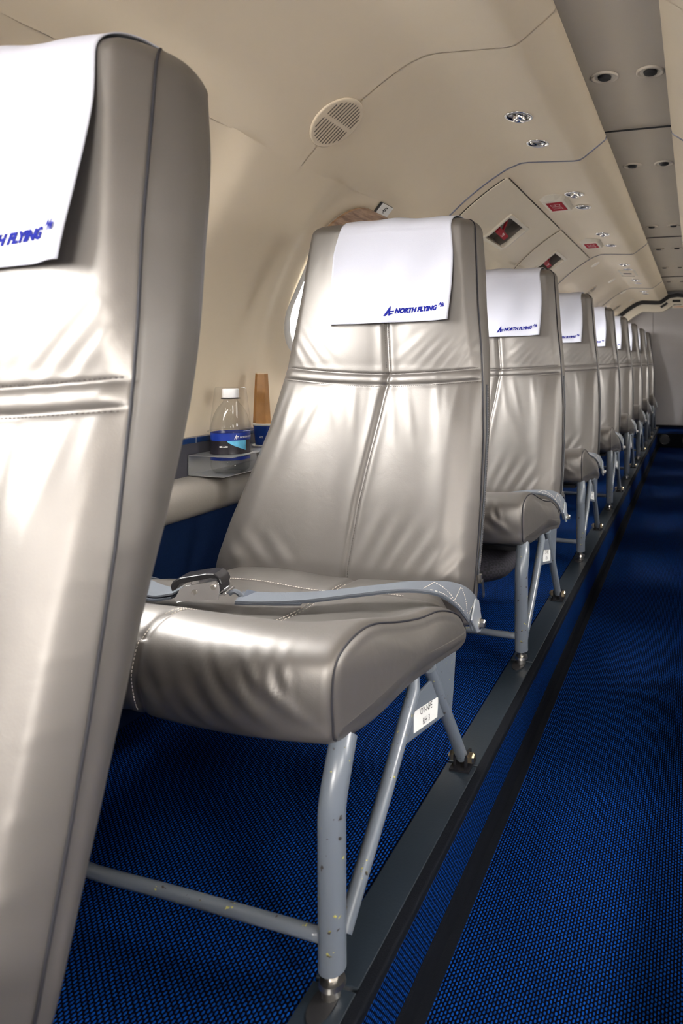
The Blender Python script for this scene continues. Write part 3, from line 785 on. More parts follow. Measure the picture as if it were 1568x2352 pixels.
# hatches over the windows of rows 5 and 6
HS0, HS1 = s_of_z(1.0635), s_of_z(1.137)
for hi, (a, b) in enumerate(HATCH):
    yc = WIN_Y[5+hi]
    hy0, hy1 = (yc-.121, yc+.121)
    root = empty('emergency_exit_hatch', (prof(0)[0].x, yc, .476))
    tag(root, ['beige emergency exit hatch with red handle, nearer one behind the headrest row', 'beige emergency exit hatch with red handle, farther one beyond the first hatch'][hi], 'emergency exit', 'emergency exit hatches in the side wall')
    mb = MB(); off = .0035
    win_patch(mb, a+.004, b-.004, .0, S_UP, yc, off, -1)
    grid_patch(mb, a+.004, b-.004, S_UP, HS0, off, -1, 6, 4)
    grid_patch(mb, a+.004, hy0, HS0, HS1, off, -1, 3, 6); grid_patch(mb, hy1, b-.004, HS0, HS1, off, -1, 3, 6)
    grid_patch(mb, a+.004, b-.004, HS1, S_HT-.003, off, -1, 6, 12)
    for (p0, p1) in (((a+.004,S_HT-.003),(b-.004,S_HT-.003)),((a+.004,0),(a+.004,S_HT-.003)),((b-.004,0),(b-.004,S_HT-.003))):
        k = 40
        v = [shell_pt(p0[1]+(p1[1]-p0[1])*i/k, p0[0]+(p1[0]-p0[0])*i/k, o2, -1) for i in range(k+1) for o2 in (off, -.012)]
        mb.add(v, [(2*i,2*i+1,2*i+3,2*i+2) for i in range(k)])
    loc = root.location
    mb.v = [(x-loc.x, y-loc.y, z-loc.z) for x, y, z in mb.v]
    mb.build('hatch_panel', M['hatch'], root)
    g = MB()
    def gline(p0, p1, w):
        k = 40; v = []
        for i in range(k+1):
            y = p0[0]+(p1[0]-p0[0])*i/k; s = p0[1]+(p1[1]-p0[1])*i/k
            for e in (-w, w):
                if abs(p1[0]-p0[0]) > abs(p1[1]-p0[1]): v.append(shell_pt(s+e, y, .001, -1)-loc)
                else: v.append(shell_pt(s, y+e, .001, -1)-loc)
        g.add(v, [(2*i,2*i+1,2*i+3,2*i+2) for i in range(k)])
    gline((a+.001,0),(a+.001,S_HT-.012),.0035); gline((b-.001,0),(b-.001,S_HT-.012),.002); gline((a+.012,S_HT),(b,S_HT),.0013)
    for (pa, pb) in (((a,0),(a,S_HT-.003)),((b,0),(b,S_HT-.003)),((a-.004,S_HT),(b+.004,S_HT))):
        k = 40; v = []
        for i in range(k+1):
            y = pa[0]+(pb[0]-pa[0])*i/k; s0 = pa[1]+(pb[1]-pa[1])*i/k
            for e in (-.014, .014):
                v.append((shell_pt(s0+e, y, -.010, -1) if pa[0] != pb[0] else shell_pt(s0, y+e, -.010, -1))-loc)
        g.add(v, [(2*i,2*i+1,2*i+3,2*i+2) for i in range(k)])
    g.build('gasket', M['gap'], root)
    # handle pocket
    pk = MB(); k = 8
    def P(s, y, o2): return shell_pt(s, y, o2, -1)-loc
    dep = -.05
    fl = [P(HS0+(HS1-HS0)*j/k, hy0+(hy1-hy0)*i, dep) for i in (0,1) for j in range(k+1)]
    pk.add(fl, [(j,j+1,k+2+j,k+1+j) for j in range(k)])
    for yy in (hy0, hy1): pk.add([P(HS0+(HS1-HS0)*j/k, yy, o2) for j in range(k+1) for o2 in (off, dep)], [(2*j,2*j+1,2*j+3,2*j+2) for j in range(k)])
    for ss in (HS0, HS1): pk.add([P(ss, hy0, off),P(ss, hy0, dep),P(ss, hy1, dep),P(ss, hy1, off)], [(0,1,2,3)])
    pkt = pk.build('handle_pocket', M['vinyl'], root, False)
    fr = MB(); w = .011
    outer = [(hy0-w,HS0-w),(hy1+w,HS0-w),(hy1+w,HS1+w),(hy0-w,HS1+w)]; inn = [(hy0+.004,HS0+.003),(hy1-.004,HS0+.003),(hy1-.004,HS1-.003),(hy0+.004,HS1-.003)]
    def edge(pa, pb, kk=8): return [(pa[0]+(pb[0]-pa[0])*i/kk, pa[1]+(pb[1]-pa[1])*i/kk) for i in range(kk)]
    ro = sum([edge(outer[i], outer[(i+1)%4]) for i in range(4)], []); ri = sum([edge(inn[i], inn[(i+1)%4]) for i in range(4)], []); nn = len(ro)
    v = [P(s, y, off-.001) for y, s in ro]+[P(s, y, off+.006) for y, s in ro]+[P(s, y, off+.006) for y, s in ri]+[P(s, y, off-.012) for y, s in ri]
    fr.add(v, [(L*nn+i, L*nn+(i+1)%nn, (L+1)*nn+(i+1)%nn, (L+1)*nn+i) for L in range(3) for i in range(nn)])
    bevel(fr.build('pocket_frame', M['cream'], root, False), .001)
    Fm = frame_at((HS0+HS1)/2, yc, 0); Fl = Matrix.Translation(-Vector(loc)) @ Fm
    hd = MB()
    bar = Fl @ Matrix.Translation((-.012,-.012,-.006)) @ Matrix.Rotation(math.radians(-4), 4, 'Z')
    hd.box((-.055,-.0125,-.004), (.082,.0125,.004), bar)
    arm = Fl @ Matrix.Translation((.004,.006,-.018)) @ Matrix.Rotation(math.radians(78), 4, 'Z') @ Matrix.Rotation(math.radians(30), 4, 'Y')
    hd.box((-.03,-.008,-.004), (.045,.008,.004), arm)
    ho = hd.build('handle', M['red'], root, False); bevel(ho, .0025, 3)
    tx = MB(); tx.box((.006,-.007,.0040), (.032,.007,.0045), bar)
    ho2 = tx.build('handle_label', M['white'], ho, False)
    tv, tf = text_geo('PULL', .0105, .0003, 0, 'CENTER'); tx = MB()
    tx.add([bar @ Vector((.019+x, -.0036+y, .0048)) for x, y in tv], tf); tx.build('handle_text', M['red'], ho, False)

# centre ceiling strip
mb = MB(); zs = 1.287
js = [Y0, -.42, 1.36, 3.10, 4.85, Y1]
for a, b in zip(js, js[1:]):
    n = 14; v = []
    for y in (a+.001, b-.001):
        for i in range(n+1):
            t = i/n; v.append((.075+.24*t, y, zs+.008*math.sin(PI*t)))
    mb.add(v, [(i,i+1,n+2+i,n+1+i) for i in range(n)])
mb.box((.07,Y0,1.30),(.32,Y1,1.305))
o = mb.build('ceiling', M['panel2'], None); tag(o, kind='structure')
mb = MB()
for sx in (0, 1):
    x0, x1 = (.070,.106) if sx == 0 else (.284,.320)
    n = 1; mb.add([(x0,Y0,1.30),(x0,Y1,1.30),(.106 if sx==0 else .284,Y1,1.262),(.106 if sx==0 else .284,Y0,1.262)], [(0,1,2,3)])
o = mb.build('trim_1', M['gap'], None); tag(o, kind='structure')
for y in js[1:-1]:
    m2 = MB(); m2.box((.08,y-.0015,zs-.0006),(.31,y+.0015,zs+.004)); tag(m2.build('ceiling_joint', M['gap'], None, False), kind='structure')
# joint strips following the wall profile
for i, y in enumerate(JOINTS):
    mb = MB(); k = 160
    for side in (-1, 1):
        v = []
        for j in range(k+1):
            s = STOT*j/k
            for dy, o2 in ((-.004,.0),(-.0035,.0028),(.0015,.0028),(.002,0)): v.append(shell_pt(s, y+dy, o2, side))
        mb.add(v, [(4*j+q,4*j+q+1,4*j+q+5,4*j+q+4) for j in range(k) for q in range(3)])
    tag(mb.build('trim_%d' % (i+2), M['strip'], None), kind='structure')

# windows
for side in (-1, 1):
    for i, yc in enumerate(WIN_Y):
        nm = 'window_%d' % (i+1 if side < 0 else i+1+len(WIN_Y))
        root = empty(nm, (XC+side*.80, yc, WZ)); tag(root, kind='structure'); loc = root.location
        off = .0035 if (side < 0 and i in (5, 6)) else 0
        rim = rrect(WW, WH, .105, 10); n = len(rim)
        v = []; prof4 = [(1.10,.0005),(1.085,.004),(1.02,.006),(.975,.002),(.93,-.02),(.90,-.034)]
        for sc, o2 in prof4:
            for a, b in rim:
                d = (sc-1)*WH/2; L = math.hypot(a, b); 
                v.append(shell_pt(S_W+b*(1+d/L*1.0), yc+a*(1+d/L*1.0), off+o2, side)-loc)
        mb = MB(); mb.add(v, [(r*n+q, r*n+(q+1)%n, (r+1)*n+(q+1)%n, (r+1)*n+q) for r in range(len(prof4)-1) for q in range(n)])
        mb.build('window_frame', M['white'], root)
        mb = MB(); mb.add([shell_pt(S_W+b*.95, yc+a*.95, -.032, side)-loc for a, b in rim], [tuple(range(n))])
        mb.build('pane', M['pane'], root)
        if side < 0 and i in (4, 5):
            sh = MB(); k = 12
            top = [(a*.97, b*.97) for a, b in rim if b > .075]
            top.sort(key=lambda q: -q[0])
            pl = [(.97*WW/2*-1, .075)]
            ptsl = [(q[0], q[1]) for q in top]+[(-WW/2*.97,.075),(WW/2*.97,.075)]
            sc, so2 = (1.09, .0085) if i == 4 else (1.0, -.012)
            grow = .032 if i == 4 else 0
            so2 = .011 if i == 4 else so2
            ptsl = [(a*(1+grow/math.hypot(a,b)), b*(1+grow/math.hypot(a,b))) for a, b in ptsl]
            vv = [shell_pt(S_W+b, yc+a, so2, side)-loc for a, b in ptsl]; m = len(vv)
            vv += [shell_pt(S_W+b, yc+a, so2-.005, side)-loc for a, b in ptsl]
            sh.add(vv, [tuple(range(m)), tuple(range(m, 2*m))[::-1]]+[(q,(q+1)%m,m+(q+1)%m,m+q) for q in range(m)])
            sh.build('window_shade', M['wood'], root, False)

# floors
FZ = -.12
mb = MB(); mb.box((-.62,Y0,-.02),(-.0262,Y1,0)); tag(mb.build('floor', M['carpet'], None, False), kind='structure')
mb = MB(); mb.box((.0,Y0,FZ-.02),(.42,5.45,FZ)); tag(mb.build('floor_aisle', M['carpet'], None, False), kind='structure')
mb = MB(); mb.box((.355,Y0,-.02),(1.02,Y1,0)); tag(mb.build('floor_right', M['carpet'], None, False), kind='structure')
mb = MB(); mb.box((.0345,5.45,-.02),(.3555,Y1,0)); tag(mb.build('floor_platform', M['carpet'], None, False), kind='structure')
mb = MB(); mb.box((.010,Y0,FZ),(.0345,5.45,-.010)); tag(mb.build('step_riser', M['carpetv'], None, False), kind='structure')
mb = MB(); mb.box((.3555,Y0,FZ),(.365,5.45,-.001)); tag(mb.build('step_riser_right', M['carpetv'], None, False), kind='structure')
mb = MB(); mb.box((.0205,Y0,-.012),(.0365,Y1,.0025)); o = mb.build('trim_6', M['binding'], None, False); bevel(o, .003, 3); tag(o, kind='structure')
mb = MB(); mb.box((.034,Y0,FZ+.036),(.0395,5.45,FZ)); mb.box((.034,Y0,FZ-.002),(.052,5.45,FZ+.0035)); o = mb.build('trim_7', M['binding'], None, False); tag(o, kind='structure')
mb = MB(); mb.box((.0345,5.438,FZ),(.3555,5.451,.001)); tag(mb.build('step_riser_far', M['binding'], None, False), kind='structure')
# seat rail covers: rubber segments broken at every foot
n = 0
for k in range(-3, 9):
    for a, b in ((.012, .395), (.399, .762+.008)):
        ya, yb = k*PITCH+a, k*PITCH+b
        if ya > Y1-.02 : continue
        yb = min(yb, Y1-.01)
        mb = MB(); mb.box((-.0262,ya,-.015),(.0222,yb,.003)); o = mb.build('rail_cover', M['rail'], None, False); bevel(o, .0012, 2)
        tag(o, kind='structure'); n += 1
# lower left side: carpeted wall, padded ledge, dark face, blue trim
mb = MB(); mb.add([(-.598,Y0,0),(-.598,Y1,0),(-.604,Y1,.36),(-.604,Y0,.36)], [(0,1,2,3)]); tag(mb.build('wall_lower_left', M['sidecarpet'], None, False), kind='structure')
lp = smooth_path([(-.60,0,.326),(-.575,0,.331),(-.553,0,.343),(-.546,0,.362),(-.552,0,.383),(-.568,0,.396),(-.590,0,.401),(-.62,0,.402)], 5)
mb = MB(); ny = 2; v = [Vector((p.x,y,p.z)) for y in (Y0,Y1) for p in lp]; m = len(lp); mb.add(v, [(i,i+1,m+i+1,m+i) for i in range(m-1)])
tag(mb.build('armrest_ledge', M['vinyl'], None), kind='structure')
mb = MB(); mb.box((-.63,Y0,.400),(-.613,Y1,.466)); tag(mb.build('trim_8', M['ledgedark'], None, False), kind='structure')
mb = MB(); mb.box((-.632,Y0,.4655),(-.611,Y1,.477)); o = mb.build('trim_9', M['bluetrim'], None, False); bevel(o, .002); tag(o, kind='structure')
mb = MB()
for y in (.53,.86,1.6): mb.box((-.6120,y-.0008,.466),(-.6105,y+.0008,.477))
tag(mb.build('trim_10', M['alu'], None, False), kind='structure')
mb = MB(); mb.add([(.99,Y0,0),(.99,Y1,0),(1.02,Y1,.48),(1.02,Y0,.48)], [(0,1,2,3)]); tag(mb.build('wall_lower_right', M['sidecarpet'], None, False), kind='structure')
# bulkheads
mb = MB(); mb.box((-.66,Y1,-.3),(-.0355,Y1+.02,1.33)); mb.box((-.0325,Y1,-.3),(1.05,Y1+.02,1.33)); mb.box((-.05,Y1+.015,0),(0,Y1+.03,1.3))
tag(mb.build('wall_back', M['bulkhead'], None, False), kind='structure')
mb = MB()
for q in (((-.66,Y0-.02,-.3),(1.05,Y0,.70)),((-.66,Y0-.02,1.22),(1.05,Y0,1.33)),((-.66,Y0-.02,.70),(-.36,Y0,1.22)),((.55,Y0-.02,.70),(1.05,Y0,1.22))): mb.box(*q)  # opening left for the lamp added behind the camera
tag(mb.build('wall_front', M['bulkhead'], None, False), kind='structure')
mb = MB(); mb.box((-.6,Y1-.012,.0),(1.0,Y1-.001,.018)); tag(mb.build('baseboard_back', M['binding'], None, False), kind='structure')
# arch around the far bulkhead: black seal and beige band
def arch(name, o_in, o_out, y0, y1, mat):
    mb = MB(); k = 120; pts = []
    for j in range(k+1):
        s = (STOT-.010)*j/k; p, t, nn = prof(s); nn = Vector((0,0,0))
        for e in range(-8, 9): nn += prof(min(STOT-.010, s+e*.006))[2]
        nn.normalize(); pts.append((p+nn*o_out, p+nn*o_in))
    pts.append((Vector((.190,0,1.268-o_out)), Vector((.190,0,1.268-o_in))))
    L = pts+[(Vector((2*XC-a.x,0,a.z)), Vector((2*XC-b.x,0,b.z))) for a, b in pts[::-1]]
    v = []
    for a, b in L:
        v += [(a.x,y0,a.z),(b.x,y0,b.z),(b.x,y1,b.z),(a.x,y1,a.z)]
    m = len(L); mb.add(v, [(4*i+q,4*i+(q+1)%4,4*(i+1)+(q+1)%4,4*(i+1)+q) for i in range(m-1) for q in range(4)])
    o = mb.build(name, mat, None, False); tag(o, kind='structure'); return o
arch('trim_11', .036, .0, Y1-.10, Y1-.002, M['gap'])
arch('trim_12', .105, .034, Y1-.085, Y1-.001, M['cream'])
def slot(px):
    pass
for nm, xx, zz, w, ang in (('a', .072, 1.160, .075, 33), ('b', .185, 1.196, .075, 0)):
    mb = MB(); Mx = Matrix.Translation((xx, Y1-.089, zz)) @ Matrix.Rotation(-math.radians(ang), 4, 'Y'); mb.box((-w/2,-.002,-.011),(w/2,.004,.011), Mx)
    o = mb.build('air_slot', M['gap'], None, False)
    tag(o, 'black slot in the slanting left part of the far beige arch' if nm == 'a' else 'black slot in the level top part of the far beige arch', 'air slot', 'slots in the far arch')
mb = MB(); mb.box((.145,Y1-.092,1.128),(.30,Y1-.086,1.155)); o = mb.build('warning_placard', M['cream'], None, False)
tag(o, 'small cream placard with orange print at top of far bulkhead', 'placard')
v, f = text_geo('IN CASE OF EMERGENCY', .0105, .0004, 0, 'CENTER'); mb = MB(); mb.add([(.222+x, Y1-.0925, 1.137+y) for x, y in v], f); mb.build('print', M['orange'], o, False)

# ------------------------------------------------------------------ seats
seat, gus = build_seat()
allobj = list(bpy.data.objects)
kids = {}
for q in allobj:
    if q.parent: kids.setdefault(q.parent.name, []).append(q)
for q in allobj: kids.setdefault(q.name, [])
SEATL = {
 -1: 'grey leather aircraft seat in the foreground, cut off by the left edge of the photo',
 0: 'grey leather aircraft seat, whole one in the centre with belt buckle lying on cushion',
 1: 'grey leather aircraft seat right behind the central one, dark pouch hanging under it',
 2: 'grey leather aircraft seat third from the camera-side foreground seat, its cushion front visible',
 3: 'grey leather aircraft seat in the row, fourth one behind the foreground seat',
 4: 'grey leather aircraft seat in the row, fifth one behind the foreground seat',
 5: 'grey leather aircraft seat in the row, third from the far bulkhead',
 6: 'grey leather aircraft seat in the row, second from the far bulkhead',
 7: 'grey leather aircraft seat at the far end, directly before the bulkhead'}
CLOTHL = {
 -1: 'white headrest cloth on the foreground seat, only its right part in view',
 0: 'white headrest cloth fully visible on the central seat',
 1: 'white headrest cloth on the seat right behind the central one',
 2: 'white headrest cloth showing partly cut airline name, third seat from the foreground seat',
 3: 'narrow visible piece of white headrest cloth, fourth seat behind the foreground seat',
 4: 'thin wedge of white headrest cloth, fifth seat behind the foreground seat',
 5: 'sliver of white headrest cloth on the third seat from the bulkhead',
 6: 'sliver of white headrest cloth on the second seat from the bulkhead',
 7: 'sliver of white headrest cloth on the last seat before the bulkhead'}
roots = {}
for k in range(-1, 8):
    r = seat if k == 0 else copy_tree(seat, None, ('zipper',) if k == -1 else ('~',))
    r.location = (-.034 if k == -1 else 0, PITCH*k, 0)
    tag(r, SEATL[k], 'seat', 'aircraft seats along the left side wall'); roots[k] = r
ordn = ['first','second','third','fourth','fifth','sixth','seventh','eighth','ninth']
for k in range(1, 8):
    r = copy_tree(seat, None, ('zipper','placard'))  # row out of view, added for its shadow bands on the aisle
    r.location = (2*XC, PITCH*k, 0); r.scale = (-1, 1, 1)
    tag(r, 'unseen grey leather aircraft seat across the aisle by the right wall, %s from the camera' % ordn[k-1], 'seat', 'aircraft seats along the right side wall')
bpy.context.view_layer.update()
for k, r in roots.items():
    gs = [q for q in bpy.data.objects if q.parent == r and q.name.startswith('gusset_plate')][0]
    rh_text(gs, str(k+3))

# headrest cloths
def cloth_path():
    pts = []
    # front from bottom up, over the crest, down the back: returns (y,z) for parameter, evaluated with x
    return pts
ZB = .700
def cloth_pt(x, t, off):
    # t in metres along the cloth from its lower front edge
    zfr = .874
    if t <= zfr-ZB:
        z = ZB+t; p = front_pt(x, z, off, True); return p
    T = interp(TT, .90); a0 = front_pt(x, zfr, off, True); 
    t2 = t-(zfr-ZB); arc = .095
    if t2 <= arc:
        q = t2/arc; a = PI*q; ym = yfront(ZT+RZ*.5)+T/2
        yf = a0.y; yb = yfront(.874)+T+.014
        y = (yf+yb)/2 - (yb-yf)/2*math.cos(a)
        z = zfr + (RZ+.0055+off)*math.sin(a)**.85 if a < PI else zfr
        return Vector((x, y, z))
    t3 = t2-arc; z = zfr-t3; return Vector((x, yfront(z)+T+.014, z))
def cloth_off(u, t):
    o = .0035
    o += .0012*math.sin(u*9+t*20)*sst(.0,.05,t)+.0010*math.sin(u*17-t*31)
    o += .010*sst(.86,1.0,u)*sst(.16,.0,t) + .004*sst(.75,1,u)*sst(.2,.02,t)
    o += .004*sst(.3,0,u)*sst(.05,0,t) 
    o += .0045*sst(.05,0,t)*math.sin(PI*u)**.5*0.6
    return max(o, .0022)
def headrest_cover():
    root = empty('headrest_cover', (0, .66, .93))
    NX, NT = 60, 90; x0b, x1b = -.338, -.088; V = []
    LT = .34
    for j in range(NT+1):
        for i in range(NX+1):
            u = i/NX; t = LT*j/NT
            tt = t + (1-min(1, t/.12))*(-.006*(1-u)) if t < .12 else t
            x = x0b+(x1b-x0b)*u + (.003*math.sin(t*25) if u > .9 else 0)
            x += (.012 if u < .5 else -.006)*abs(u-.5)*2*sst(.12,.2,t)
            V.append(cloth_pt(x, max(-.01, tt), cloth_off(u, t))-root.location)
    F = [(j*(NX+1)+i, j*(NX+1)+i+1, (j+1)*(NX+1)+i+1, (j+1)*(NX+1)+i) for j in range(NT) for i in range(NX)]
    o = mesh_obj('cloth', V, F, M['cloth'], root)
    sd = o.modifiers.new('thickness', 'SOLIDIFY'); sd.thickness = .0012; sd.offset = 0
    # printed lettering and emblem following the cloth
    b = MB()
    def pr(x, y):
        u = (x-x0b)/(x1b-x0b); t = max(0, y)
        return cloth_pt(x, t-.006*(1-u)*(1-min(1,t/.12)), cloth_off(u, t)+.0012)-root.location
    def put(v, f, ox, oy): b.add([pr(ox+.007+x, oy+y+.035*(ox+.204+x)) for x, y in v], f)
    v, f = text_geo('NORTH FLYING', .0118, .0008, .25, 'LEFT', 1.12); w = max(q[0] for q in v)
    sc = .086/w; v = [(x*sc, y) for x, y in v]; put(v, f, -.204, .0165)
    SX = .007
    v, f = text_geo('A', .0066, .0005, .25, 'LEFT', 1.2); put(v, f, -.1145, .0238)
    v, f = text_geo('/', .0105, .0005, .35, 'LEFT', 1.0); put(v, f, -.1105, .0205)
    v, f = text_geo('S', .0066, .0005, .25, 'LEFT', 1.2); put(v, f, -.1075, .0205)
    # emblem: tall peak with two wing bars
    for poly in ([(-.2265,.0125),(-.2215,.0125),(-.2135,.0225),(-.2145,.030)], [(-.2145,.030),(-.2128,.0300),(-.2125,.0125),(-.2165,.0125),(-.2163,.020)],
                 [(-.2125,.0215),(-.2045,.0215),(-.2058,.0192),(-.2125,.0192)], [(-.2125,.0175),(-.2068,.0175),(-.2085,.0152),(-.2125,.0148)]):
        put([(x+.204, y-.0165) for x, y in poly], [tuple(range(len(poly)))], -.204, .0165)
    b.build('printed_logo', M['logo'], root, False)
    return root
hc = headrest_cover()
kids = {hc.name: [q for q in bpy.data.objects if q.parent == hc]}
for q in kids[hc.name]: kids[q.name] = []
base = hc.location.copy()
for k in range(-1, 8):
    r = hc if k == 0 else copy_tree(hc)
    r.location = base+Vector((-.027 if k == -1 else 0, PITCH*k, 0))
    tag(r, CLOTHL[k], 'headrest cover', 'white headrest covers on the seats')

# pouch under the seat behind the central one
root = empty('life_vest_pouch', (-.19, PITCH+.12, .19)); tag(root, 'dark checked life vest pouch hanging under the seat behind the central one', 'pouch')
mb = MB(); n = 24; v = []; f = []
for j in range(13):
    a = -PI/2+PI*j/12
    for i in range(n):
        q = 2*PI*i/n; se = lambda c, e: math.copysign(abs(c)**e, c)
        v.append((.155*se(math.cos(a),.6)*se(math.cos(q),.5), .125*se(math.cos(a),.6)*se(math.sin(q),.5), -.012+.036*math.sin(a)))
mb.add(v, [(j*n+i,j*n+(i+1)%n,(j+1)*n+(i+1)%n,(j+1)*n+i) for j in range(12) for i in range(n)])
mb.build('pouch_body', M['plaid'], root)
mb = MB(); mb.box((.03,-.128,-.012),(.085,-.118,.014)); mb.build('yellow_strap', M['yellow'], root, False)

# ------------------------------------------------------------------ ceiling fittings
YR = [.94,1.142,1.705,1.909,2.463,2.773,3.461,3.676,4.242,4.462,5.05,5.27]
def chrome_cup(name, y, nozzle, label, cat, group):
    s = s_of_x(-.052); Fm = frame_at(s, y, 0)
    root = empty(name); root.matrix_world = Fm; tag(root, label, cat, group)
    K = 1.42 if nozzle else 1.27
    b = MB(); b.lathe([(.0235,.0004),(.0245,.0016),(.0225,.0030),(.0195,.0022),(.0175,.0005)], 36, None, False); 
    b.v = [(x*K, y2*K, z*K) for x, y2, z in b.v]; b.build('rim', M['chrome'], root)
    b = MB(); b.lathe([(.0180,.0018),(.0165,.0008),(.010,.0004),(.0,.0003)], 36, None, False); b.v = [(x*K, y2*K, z*K) for x, y2, z in b.v]; b.build('bowl', M['bowl'], root)
    b = MB()
    if nozzle: b.lathe([(.011,.0005),(.0105,.007),(.0085,.0085),(.0065,.007),(.0062,.001)], 24, Matrix.Translation((.002,.001,0)), False)
    else: b.lathe([(.0160,.0010),(.0120,.0035),(.0110,.0020),(.009,.0010)], 24, Matrix.Translation((.0,.0,0)), False)
    b.v = [(x*K, y2*K, z*K) for x, y2, z in b.v]
    b.build('nozzle' if nozzle else 'reflector', M['chrome'], root)
    return root
orders = ['nearest','second','third','fourth','fifth','farthest']
for i, y in enumerate(YR):
    j = i//2
    if i % 2 == 0: chrome_cup('air_nozzle', y, True, 'round chrome air nozzle in the beige ceiling panel, %s of its line from the camera' % orders[j], 'air vent', 'overhead air nozzles')
    else: chrome_cup('reading_light', y, False, 'round chrome reading light in the beige ceiling panel, %s of its line from the camera' % orders[j], 'reading light', 'overhead reading lights')
YL = [.99,1.735,2.82,3.50,4.33,5.2]
for i, y in enumerate(YL):
    for x in (.143, .247):
        root = empty('ceiling_downlight', (x, y-.003, zs+.006-.0)); root.rotation_euler = (PI, 0, 0); root.scale = (1.24,)*3
        tag(root, 'small round downlight in the grey centre ceiling strip, %s pair from camera, %s side' % (orders[i], 'left' if x < .2 else 'right'), 'ceiling light', 'downlights in the centre ceiling strip')
        b = MB(); b.lathe([(.0255,.0),(.0258,.0035),(.0240,.0045),(.0215,.0035),(.0190,.0020)], 32, None, False); b.build('bezel', M['panel2'], root)
        b = MB(); b.lathe([(.0195,.0022),(.0130,.0012),(.0120,.0012)], 32, None, False); b.build('socket', M['cream'], root)
        b = MB(); b.lathe([(.0128,.0010),(.0118,.0050),(.0095,.0062),(.0,.0064)], 28, None, False); b.build('lens', M['dark'], root)
# round louvred vents on the side wall
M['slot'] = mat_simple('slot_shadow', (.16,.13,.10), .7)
VENT_L = ['round beige louvred vent grille nearest the camera, on the curved side wall', 'round beige louvred vent seen edge on above the third headrest cloth', 'round beige louvred vent seen edge on near the far arch']
def round_vent(y, lab):
    root = empty('round_vent'); root.matrix_world = frame_at(s_of_z(1.097), y, .0005)
    tag(root, lab, 'vent', 'round louvred vents on the side wall')
    b = MB(); Rv = .0605
    b.lathe([(Rv,0),(Rv,.0022),(Rv-.0015,.0035),(Rv-.004,.0036),(.0,.0036)], 64, None, False)
    b.v = [(x, y2, z+y2*y2/(2*RR)) for x, y2, z in b.v]
    b.build('plate', M['panel'], root)
    sl = MB()
    for half in (-1, 1):
        for i in range(-6, 7):
            xx = i*.0085; L = math.sqrt(max(0, .052**2-xx*xx))
            a, c2 = (.004, L) if half > 0 else (-L, -.004)
            if abs(c2-a) < .008: continue
            poly = [(xx-.0018,a+.002),(xx-.0009,a),(xx+.0009,a),(xx+.0018,a+.002),(xx+.0018,c2-.002),(xx+.0009,c2),(xx-.0009,c2),(xx-.0018,c2-.002)]
            m = len(poly); sl.add([(x, y2, .0040+y2*y2/(2*RR)) for x, y2 in poly], [tuple(range(m))])
    sl.build('slots', M['slot'], root, False)
for y, lab in zip((.583, 3.93, 5.45), VENT_L): round_vent(y, lab)
# seat placards 4F / 5F
for i, (txt, yy, zz) in enumerate((('4F', 1.012, 1.010), ('5F', 1.805, 1.012))):
    s = s_of_z(zz); root = empty('seat_placard'); root.matrix_world = frame_at(s, yy, .004 + (.0035 if i else 0)); 
    tag(root, 'small white wall placard reading %s above a window' % txt, 'placard', 'seat number placards')
    b = MB(); b.box((-.033,-.0165,-.003),(.031,.0165,.003)); bevel(b.build('plate_edge', M['black'], root, False), .0008)
    b = MB(); b.box((-.031,-.0145,.0028),(.031,.0165,.0038)); b.build('plate', M['white'], root, False)
    v, f = text_geo(txt, .027, .0005, .0, 'CENTER', .62); b = MB(); b.add([(x-.002, y-.0085, .0042) for x, y in v], f); b.build('seat_number', M['black'], root, False)
# EXIT signs
for i, yy in enumerate((1.82, 2.69)):
    s = s_of_x(-.137); root = empty('exit_sign'); root.matrix_world = frame_at(s, yy, .0)
    tag(root, ['red EXIT sign in beige housing beside the nearer exit hatch', 'red EXIT sign in beige housing beside the farther exit hatch'][i], 'exit sign', 'exit signs on the ceiling')
    b = MB()
    low = [(-.115,-.048),(.095,-.048),(.095,.050),(-.090,.054),(-.108,.040),(-.122,.015),(-.124,-.02)]
    hi = [(-.085,-.038),(.085,-.038),(.085,.040),(-.080,.040)]
    m = len(low); cx = 0
    top = [(-.080,-.038),(.085,-.038),(.085,.040),(-.078,.040),(-.085,.030),(-.088,.012),(-.088,-.02)]
    v = [(x,y,-.012) for x,y in low]+[(x,y,.003) for x,y in low]+[(x,y,.016) for x,y in top]
    b.add(v, [(r*m+q,r*m+(q+1)%m,(r+1)*m+(q+1)%m,(r+1)*m+q) for r in range(2) for q in range(m)]+[tuple(range(2*m,3*m))])
    bevel(b.build('housing', M['cream'], root, False), .002)
    b = MB(); b.box((-.060,-.028,.0158),(.066,.030,.0170)); b.build('sign_face', M['redsign'], root, False)
    v, f = text_geo('EXIT', .056, -.0014, 0, 'CENTER', .68); b = MB(); b.add([(x+.002, y-.0190, .0174) for x, y in v], f)
    b.build('lettering', M['white'], root, False)
# oval lamps, oval hand holes and the overhead panel beyond the second joint
for i, y in enumerate((3.27, 4.08, 4.88, 5.6)):
    root = bpy.data.objects.new('oval_lamp', None)
    b = MB(); b.lathe([(1,-.002),(1,.002),(.9,.004),(0,.0045)], 28, None, False); b.v = [(x*.027, y2*.027, z) for x, y2, z in b.v]
    o = b.build('oval_lamp', M['oval'], None); o.matrix_world = frame_at(s_of_x(-.20), y, .001)
    tag(o, 'pale oval lens in the curved ceiling, %s one from the camera' % ['nearest','second','third','farthest'][i], 'ceiling lens', 'oval lenses in the curved ceiling')
s = s_of_x(-.068); root = empty('oxygen_mask_panel'); root.matrix_world = frame_at(s, 3.86, .0)
tag(root, 'square beige hinged overhead panel between chrome reading lights', 'overhead panel')
b = MB(); b.box((-.135,-.053,-.002),(.135,.053,.004)); bevel(b.build('panel_frame', M['cream'], root, False), .0015)
